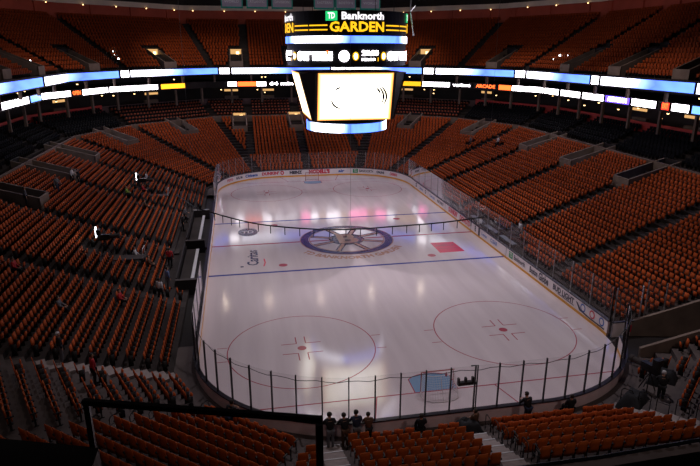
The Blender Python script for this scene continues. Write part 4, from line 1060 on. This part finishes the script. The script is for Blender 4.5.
    bmesh.ops.delete(hair, geom=[v for v in hair.verts if v.co.y > hc.y + .03 and v.co.z < hc.z + .02 or v.co.z < hc.z - .085], context='VERTS')
    hm = bpy.data.meshes.new('hair'); hair.to_mesh(hm); hair.free()
    shoe = MB()
    for n_ in 'lr':
        a = Vector(J['ank' + n_]); t = Vector(J['toe' + n_]); shoe.box((a.lerp(t, .55)) * 1 + Vector((0, .0, 0 if pose != 'x' else 0)), (.09, .27, .09), M['black'], taper=.8)
    _pc[pose] = (body, topm, botm, hm, shoe.mesh('shoes'), nose.mesh('face')); return _pc[pose]
def person(loc, rz, pose, top_m, bot_m, lab, hair='hair', sc_=1., group=None):
    B = person_meshes(pose); 
    def cp(me, nm, m):
        me2 = me.copy(); me2.materials.clear(); me2.materials.append(M[m]); return me2
    r = bpy.data.objects.new('person', cp(B[0], 'person', 'skin')); col.objects.link(r); r.location = loc; r.rotation_euler = (0, 0, rz); r.scale = (sc_,) * 3; tag(r, lab, 'person', group)
    for me, nm, m in ((B[1], 'jacket', top_m), (B[2], 'trousers', bot_m), (B[3], 'hair', hair)):
        o = bpy.data.objects.new(nm, cp(me, nm, m)); col.objects.link(o); o.parent = r
    for me, nm in ((B[4], 'shoes'), (B[5], 'face')):
        o = bpy.data.objects.new(nm, me); col.objects.link(o); o.parent = r
for x, t_, b_, s_, lb in ((-6.5, 'black_cloth', 'grey_cloth', 1.04, 'leftmost of the four people leaning at the near glass, dark jacket'), (-5.83, 'black_cloth', 'brown_cloth', .98, 'second person of four at the near glass, dark top and brown trousers'),
                          (-5.28, 'navy_cloth', 'grey_cloth', 1.02, 'third person of four at the near glass, tallest head'), (-4.72, 'brown_cloth', 'black_cloth', .92, 'rightmost and shortest of the four people at the near glass')):
    person((x, -31.28, .34), random.uniform(-.1, .1), 'lean', t_, b_, lb, sc_=s_)
person((-11.0, -29.3, .34), math.radians(-40), 'lean', 'black_cloth', 'navy_cloth', 'person in dark jacket at the curved glass, left corner of near end', sc_=1.0)
person((3.15, -31.25, .34), .1, 'lean', 'black_cloth', 'navy_cloth', 'person in black leaning at the glass right of the near goal', sc_=.98)
person((-2.25, -31.35, .4), .0, 'sit', 'black_cloth', 'black_cloth', 'person in black sitting in front row left of the near goal')
person((5.45, -31.2, .4), .0, 'sit', 'black_cloth', 'black_cloth', 'person in black sitting in front row near the right corner')
person((.35, -31.45, .4), .5, 'sit', 'brown_cloth', 'black_cloth', 'person crouched beside black equipment at the foot of goal stairs')
def lower_pt(x, y):
    D = max(NRM[k].dot(Vector((x, y, 0))) - CC[k] for k in range(12)); i = max(0, min(LN - 1, int(D / LP))); return Vector((x, y, Z0 + LR * i))
PP = [(-17.4, -26.6, 'stand', 'red_cloth', 'black_cloth', -1.2, 'standing person in red top among the near left corner rows'), (-19.4, -24.6, 'stand', 'black_cloth', 'grey_cloth', -1.1, 'standing person in dark jacket and white cap at near left corner'),
      (-26.0, 8.3, 'stand', 'black_cloth', 'black_cloth', -1.6, 'person in dark coat standing by the upper left tunnel'), (-26.3, 7.3, 'walk', 'white_cloth', 'black_cloth', -1.6, 'person in white shirt walking by the upper left tunnel'),
      (-26.6, 3.2, 'walk', 'grey_cloth', 'navy_cloth', -2.2, 'person in grey walking along the left aisle below the tunnel'), (-15.9, -7.2, 'walk', 'red_cloth', 'black_cloth', 0, 'person in red beside the near team bench'),
      (-15.6, -11.6, 'stand', 'blue_cloth', 'grey_cloth', -1.0, 'person in pale blue at near end of the benches'), (-15.9, -13.8, 'walk', 'white_cloth', 'black_cloth', -.6, 'person in white top below the benches'),
      (-18.0, -16.6, 'sit', 'red_cloth', 'black_cloth', -1.57, 'person in red sitting in the left stand'), (-24.3, -15.6, 'sit', 'red_cloth', 'black_cloth', -1.57, 'person in red sitting high in the left stand'),
      (-20.6, 15.6, 'stand', 'white_cloth', 'grey_cloth', -1.4, 'person in white standing behind the far broadcast camera'), (-21.2, 14.2, 'stand', 'grey_cloth', 'black_cloth', -1.4, 'person in grey standing behind the far broadcast camera'),
      (-20.4, 11.2, 'sit', 'red_cloth', 'black_cloth', -1.5, 'person in red seated below the far broadcast camera'), (-21.6, 8.6, 'sit', 'green_cloth', 'black_cloth', -1.5, 'person in green seated in the left stand'),
      (-18.4, -7.9, 'sit', 'white_cloth', 'navy_cloth', -1.5, 'person in white seated near the close broadcast camera'), (-27.5, -2.4, 'stand', 'grey_cloth', 'black_cloth', -1.2, 'person in grey at the left upper aisle'),
      (26.0, 23.4, 'stand', 'black_cloth', 'black_cloth', 1.6, 'person in dark clothes by the right upper tunnel'), (25.4, 22.0, 'walk', 'white_cloth', 'black_cloth', 1.6, 'person in white by the right upper tunnel'),
      (15.6, -5.2, 'stand', 'white_cloth', 'black_cloth', 1.6, 'person in white standing behind the penalty box'), (23.6, 27.4, 'stand', 'grey_cloth', 'black_cloth', 1.6, 'person in grey on the far right stairs'),
      (-19.4, 5.2, 'sit', 'brown_cloth', 'black_cloth', -1.5, 'person in brown seated above the team benches'), (-17.2, -9.3, 'sit', 'brown_cloth', 'black_cloth', -1.5, 'person in brown seated above near bench end'),
      (-20.8, -19.4, 'sit', 'grey_cloth', 'black_cloth', -1.5, 'person in grey seated in the lower left stand'), (-15.7, 3.2, 'stand', 'black_cloth', 'black_cloth', -1.5, 'staff member in black behind the far team bench'),
      (-15.7, 6.0, 'walk', 'grey_cloth', 'black_cloth', -1.5, 'person in grey walking behind the far team bench'), (14.0, .2, 'sit', 'white_cloth', 'black_cloth', 1.57, 'official in white seated in the penalty box')]
for x, y, po, a, b, rz, lb in PP:
    q = lower_pt(x, y)
    if abs(x) < 14.2: q.z = .2
    person(q, rz, po, a, b, lb, hair='white_cloth' if 'white cap' in lb else 'hair')

# ------------------------------------------------------------------ broadcast cameras, equipment
def bcam(loc, rz, lab, glow=True, cloth=False):
    r = empty('broadcast_camera', loc, rz, label=lab, cat='camera')
    for a in (90, 210, 330):
        c, s_ = math.cos(math.radians(a)), math.sin(math.radians(a)); mb = MB(); mb.tube([(0, 0, 1.15), (.45 * c, .45 * s_, 0)], .03, M['black'], 6); mb.build('leg', r)
    mb = MB(); mb.box((0, 0, 1.4), (.32, .9, .42), M['black']); bo = mb.build('body', r)
    mb = MB(); mb.lathe((0, .45, 1.42), [(.16, 0), (.16, .5), (.2, .55), (.2, .7)], M['darkstep'], 14, axis='Y'); mb.build('lens', bo)
    mb = MB(); mb.box((0, -.35, 1.85), (.5, .3, .4), M['black']); mb.build('viewfinder', r)
    if glow: 
        mb = MB(); mb.box((0, -.52, 1.85), (.5, .03, .75), M['cool']); mb.build('monitor', r, label='glaring white monitor')
    mb = MB(); mb.tube([(.1, -.3, 1.3), (.25, -.8, 1.1)], .02, M['black'], 6); mb.build('pan_handle', bo)
bcam(lower_pt(-20.6, 12.3), -1.5, 'far broadcast camera with glaring monitor in the left stand'); bcam(lower_pt(-20.4, -8.4), -1.5, 'close broadcast camera with glaring monitor in the left stand')
for (x, y), lb in (((-19.0, 12.0), 'far'), ((-18.7, -8.6), 'close')):
    r = empty('camera_platform', lower_pt(x, y), 0, label='dark grey platform in front of the %s broadcast camera' % lb, cat='platform')
    mb = MB(); mb.box((0, 0, .35), (2.3, 1.1, .08), M['darkstep']); mb.build('deck', r)
    for sx in (-1, 1):
        for sy in (-1, 1): mb = MB(); mb.box((sx * 1.05, sy * .45, -.15), (.06, .06, 1.0), M['black']); mb.build('leg', r)
    mb = MB(); mb.tube([(1.1, -.5, .4), (1.1, -.5, 1.1), (1.1, .5, 1.1), (1.1, .5, .4)], .03, M['lightgrey'], 6); mb.build('guard_rail', r)
# black draped equipment in the near right corner
def draped(loc, rz, sx, sy, h, lab):
    bm = bmesh.new(); bmesh.ops.create_grid(bm, x_segments=14, y_segments=14, size=.5)
    for v in bm.verts:
        d = max(abs(v.co.x), abs(v.co.y)) * 2; f_ = 1 if d < .45 else max(0, 1 - ((d - .45) / .55) ** 1.3)
        v.co.z = h * f_ + .06 * math.sin(v.co.x * 17) * math.cos(v.co.y * 13); v.co.x *= sx; v.co.y *= sy
    me = bpy.data.meshes.new('draped_equipment'); bm.to_mesh(me); bm.free(); me.materials.append(M['black_cloth']); me.polygons.foreach_set('use_smooth', [True] * len(me.polygons))
    o = bpy.data.objects.new('draped_equipment', me); col.objects.link(o); o.location = loc; o.rotation_euler = (0, 0, rz); return tag(o, lab, 'covered equipment')
draped((9.1, -31.0, .45), .6, 1.7, 1.3, .8, 'low black draped equipment pile at the near right corner steps')
draped((11.6, -29.9, .6), .7, 1.2, 1.6, 1.0, 'taller black draped equipment pile beside near right corner seats')
draped((.0, -31.55, .4), 0, 1.5, 1.1, .8, 'black covered equipment at the foot of the goal stairs')
person((10.2, -31.45, .8), -.6, 'lean', 'black_cloth', 'black_cloth', 'camera operator in black with white cap at near right corner', hair='white_cloth')
bcam(Vector((10.3, -30.35, .75)), .33, 'unlit black broadcast camera at the near right corner', glow=False)
# goal judge camera bracket on glass
r = empty('glass_camera', (.75, -30.42, 1.08), label='black camera rig on a hooked post above the near glass', cat='camera')
mb = MB(); mb.tube([(0, -.1, 0), (0, -.1, 2.35), (-.35, -.1, 2.35)], .035, M['black'], 6); mb.build('hooked_post', r)
mb = MB(); mb.box((-.5, .1, 1.32), (.8, .2, .16), M['black'])
for x in (-.86, -.5, -.14): mb.box((x, .1, 1.5), (.10, .14, .24), M['black'])
mb.box((-.05, 0, 1.32), (.2, .12, .08), M['black']); mb.build('camera_housing', r)

# ------------------------------------------------------------------ balcony rail just in front of the camera
r = empty('balcony_rail', (-10.1, -50.4, 15.0), label='black metal rail frame with post at the bottom left, in front of the camera', cat='railing')
o3 = Vector(r.location)
A1 = Vector((-10.79, -50.14, 15.7)); A2 = Vector((-9.44, -50.57, 15.68))
def bar(a, b, w, h, nm, m=M['black']):
    a = Vector(a); b = Vector(b); d = (b - a); c = (a + b) / 2 - o3; mb = MB()
    if abs(d.z) > abs(d.x) + abs(d.y): mb.box(c, (w, w, d.length), m)
    else: mb.box(c, (d.length + w, h, h), m, rz=math.atan2(d.y, d.x))
    mb.build(nm, r)
bar(A1, A2, .04, .032, 'top_rail'); bar((-9.44, -50.57, 15.66), (-9.44, -50.57, 14.2), .04, .04, 'post'); bar((-10.79, -50.14, 15.68), (-10.79, -50.14, 14.2), .032, .03, 'post')
r = empty('balcony_parapet', (-11.3, -49.9, 14.9), label='black parapet wedge at the bottom left edge of the view', cat='parapet'); o3 = Vector(r.location)
mb = MB()
def prism(mb, pts, z0, z1, m):
    n = len(pts); mb.add([Vector((p[0], p[1], z0)) - o3 for p in pts] + [Vector((p[0], p[1], z1)) - o3 for p in pts], [tuple(range(n - 1, -1, -1)), tuple(range(n, 2 * n))] + [(i, (i + 1) % n, n + (i + 1) % n, n + i) for i in range(n)], m)
prism(mb, [(-13.4, -49.5), (-11.37, -49.96), (-10.83, -50.14), (-10.75, -50.17), (-10.75, -50.5), (-13.4, -50.4)], 14.0, 15.38, M['black']); mb.build('panel', r)
r = empty('corner_railing', (-7.5, -50.8, 14.9), label='black parapet with grey handrail across the bottom right edge', cat='railing'); o3 = Vector(r.location)
mb = MB(); prism(mb, [(-8.35, -50.84), (-7.79, -50.85), (-7.09, -50.83), (-5.0, -50.78), (-5.0, -51.2), (-8.35, -51.2)], 14.0, 15.33, M['black']); mb.build('panel', r)
mb = MB(); mb.tube([Vector(p) - o3 for p in ((-8.36, -50.82, 15.385), (-7.79, -50.83, 15.39), (-7.09, -50.81, 15.4), (-5, -50.76, 15.42))], .012, M['grey'], 8); mb.build('handrail', r)
mb = MB(); mb.box((0, -58, 14.0), (60, 14, .3), M['dark']); mb.box((-12.1, -50.0, 13.9), (2.6, 1.2, .2), M['dark']); mb.build('floor_near_balcony', kind='structure')

# ------------------------------------------------------------------ light
def spot(loc, tgt, e, size, c, r=.25, blend=.6):
    l = bpy.data.lights.new('rink_spot', 'SPOT'); l.energy = e; l.spot_size = math.radians(size); l.color = c; l.shadow_soft_size = r; l.spot_blend = blend
    o = bpy.data.objects.new('rink_spot', l); col.objects.link(o); o.location = loc; o.rotation_euler = (Vector(tgt) - Vector(loc)).to_track_quat('-Z', 'Y').to_euler()
def area(loc, tgt, e, sx, sy, c, spread=180):
    l = bpy.data.lights.new('fill', 'AREA'); l.shape = 'RECTANGLE'; l.size = sx; l.size_y = sy; l.energy = e; l.color = c; l.spread = math.radians(spread)
    o = bpy.data.objects.new('house_light', l); col.objects.link(o); o.location = loc; o.rotation_euler = (Vector(tgt) - Vector(loc)).to_track_quat('-Z', 'Y').to_euler()
ICEC = (1, .90, .95)
for x in (-9, 9):
    for y in (-20, 0, 20):
        spot((x, y, 28), (x * .75, y, 0), {(-9, -20): 4500, (9, -20): 6200, (-9, 0): 7500, (9, 0): 7800}.get((x, y), 6300), 75, ICEC)
for x, y, tx, ty, e in ((-26, -14, -40, -16, 1), (26, -14, 40, -16, 1)):
    pass
SEATC = (1, .80, .72)
for x in (-24, 24):
    for y in (-22, 2, 26):
        spot((x * .8, y, 29), (x * 1.2, y, 3), {(-24, -22): 1150, (24, -22): 2900, (-24, 2): 1850, (-24, 26): 2300}.get((x, y), 3300), 78, SEATC, r=.5)
for x in (-12, 12):
    spot((x, 34, 29), (x * 1.2, 50, 6), 3600, 80, SEATC, r=.5)
    spot((x, -50, 24), (x * .8, -32, 0), 1950 if x > 0 else 1100, 80, SEATC, r=.5)

for x in (-26, 0, 26):
    spot((x * .6, 10 if x else 25, 27), (x * 1.5, 34 if x else 58, 20), 1350, 95, SEATC, r=.5)
for x in (-30, -22, -14, -6, 4, 14, 24):
    spot((x, 49, 27.5), (x * .3, -14, 0), 110, 40, (1, .85, .6), r=.12)
w = bpy.data.worlds.new('w'); sc.world = w; w.use_nodes = True; w.node_tree.nodes['Background'].inputs[0].default_value = (.3, .28, .35, 1); w.node_tree.nodes['Background'].inputs[1].default_value = .02
sc.view_settings.view_transform = 'Standard'; sc.view_settings.look = 'None'; sc.view_settings.exposure = 0; sc.view_settings.gamma = 1; sc.view_settings.use_curve_mapping = False
sc.cycles.use_denoising = True; sc.cycles.max_bounces = 8; sc.cycles.transparent_max_bounces = 24; sc.cycles.sample_clamp_indirect = 4
print('SEATS', len(loge), len(club), len(balc), 'posts', cnt)
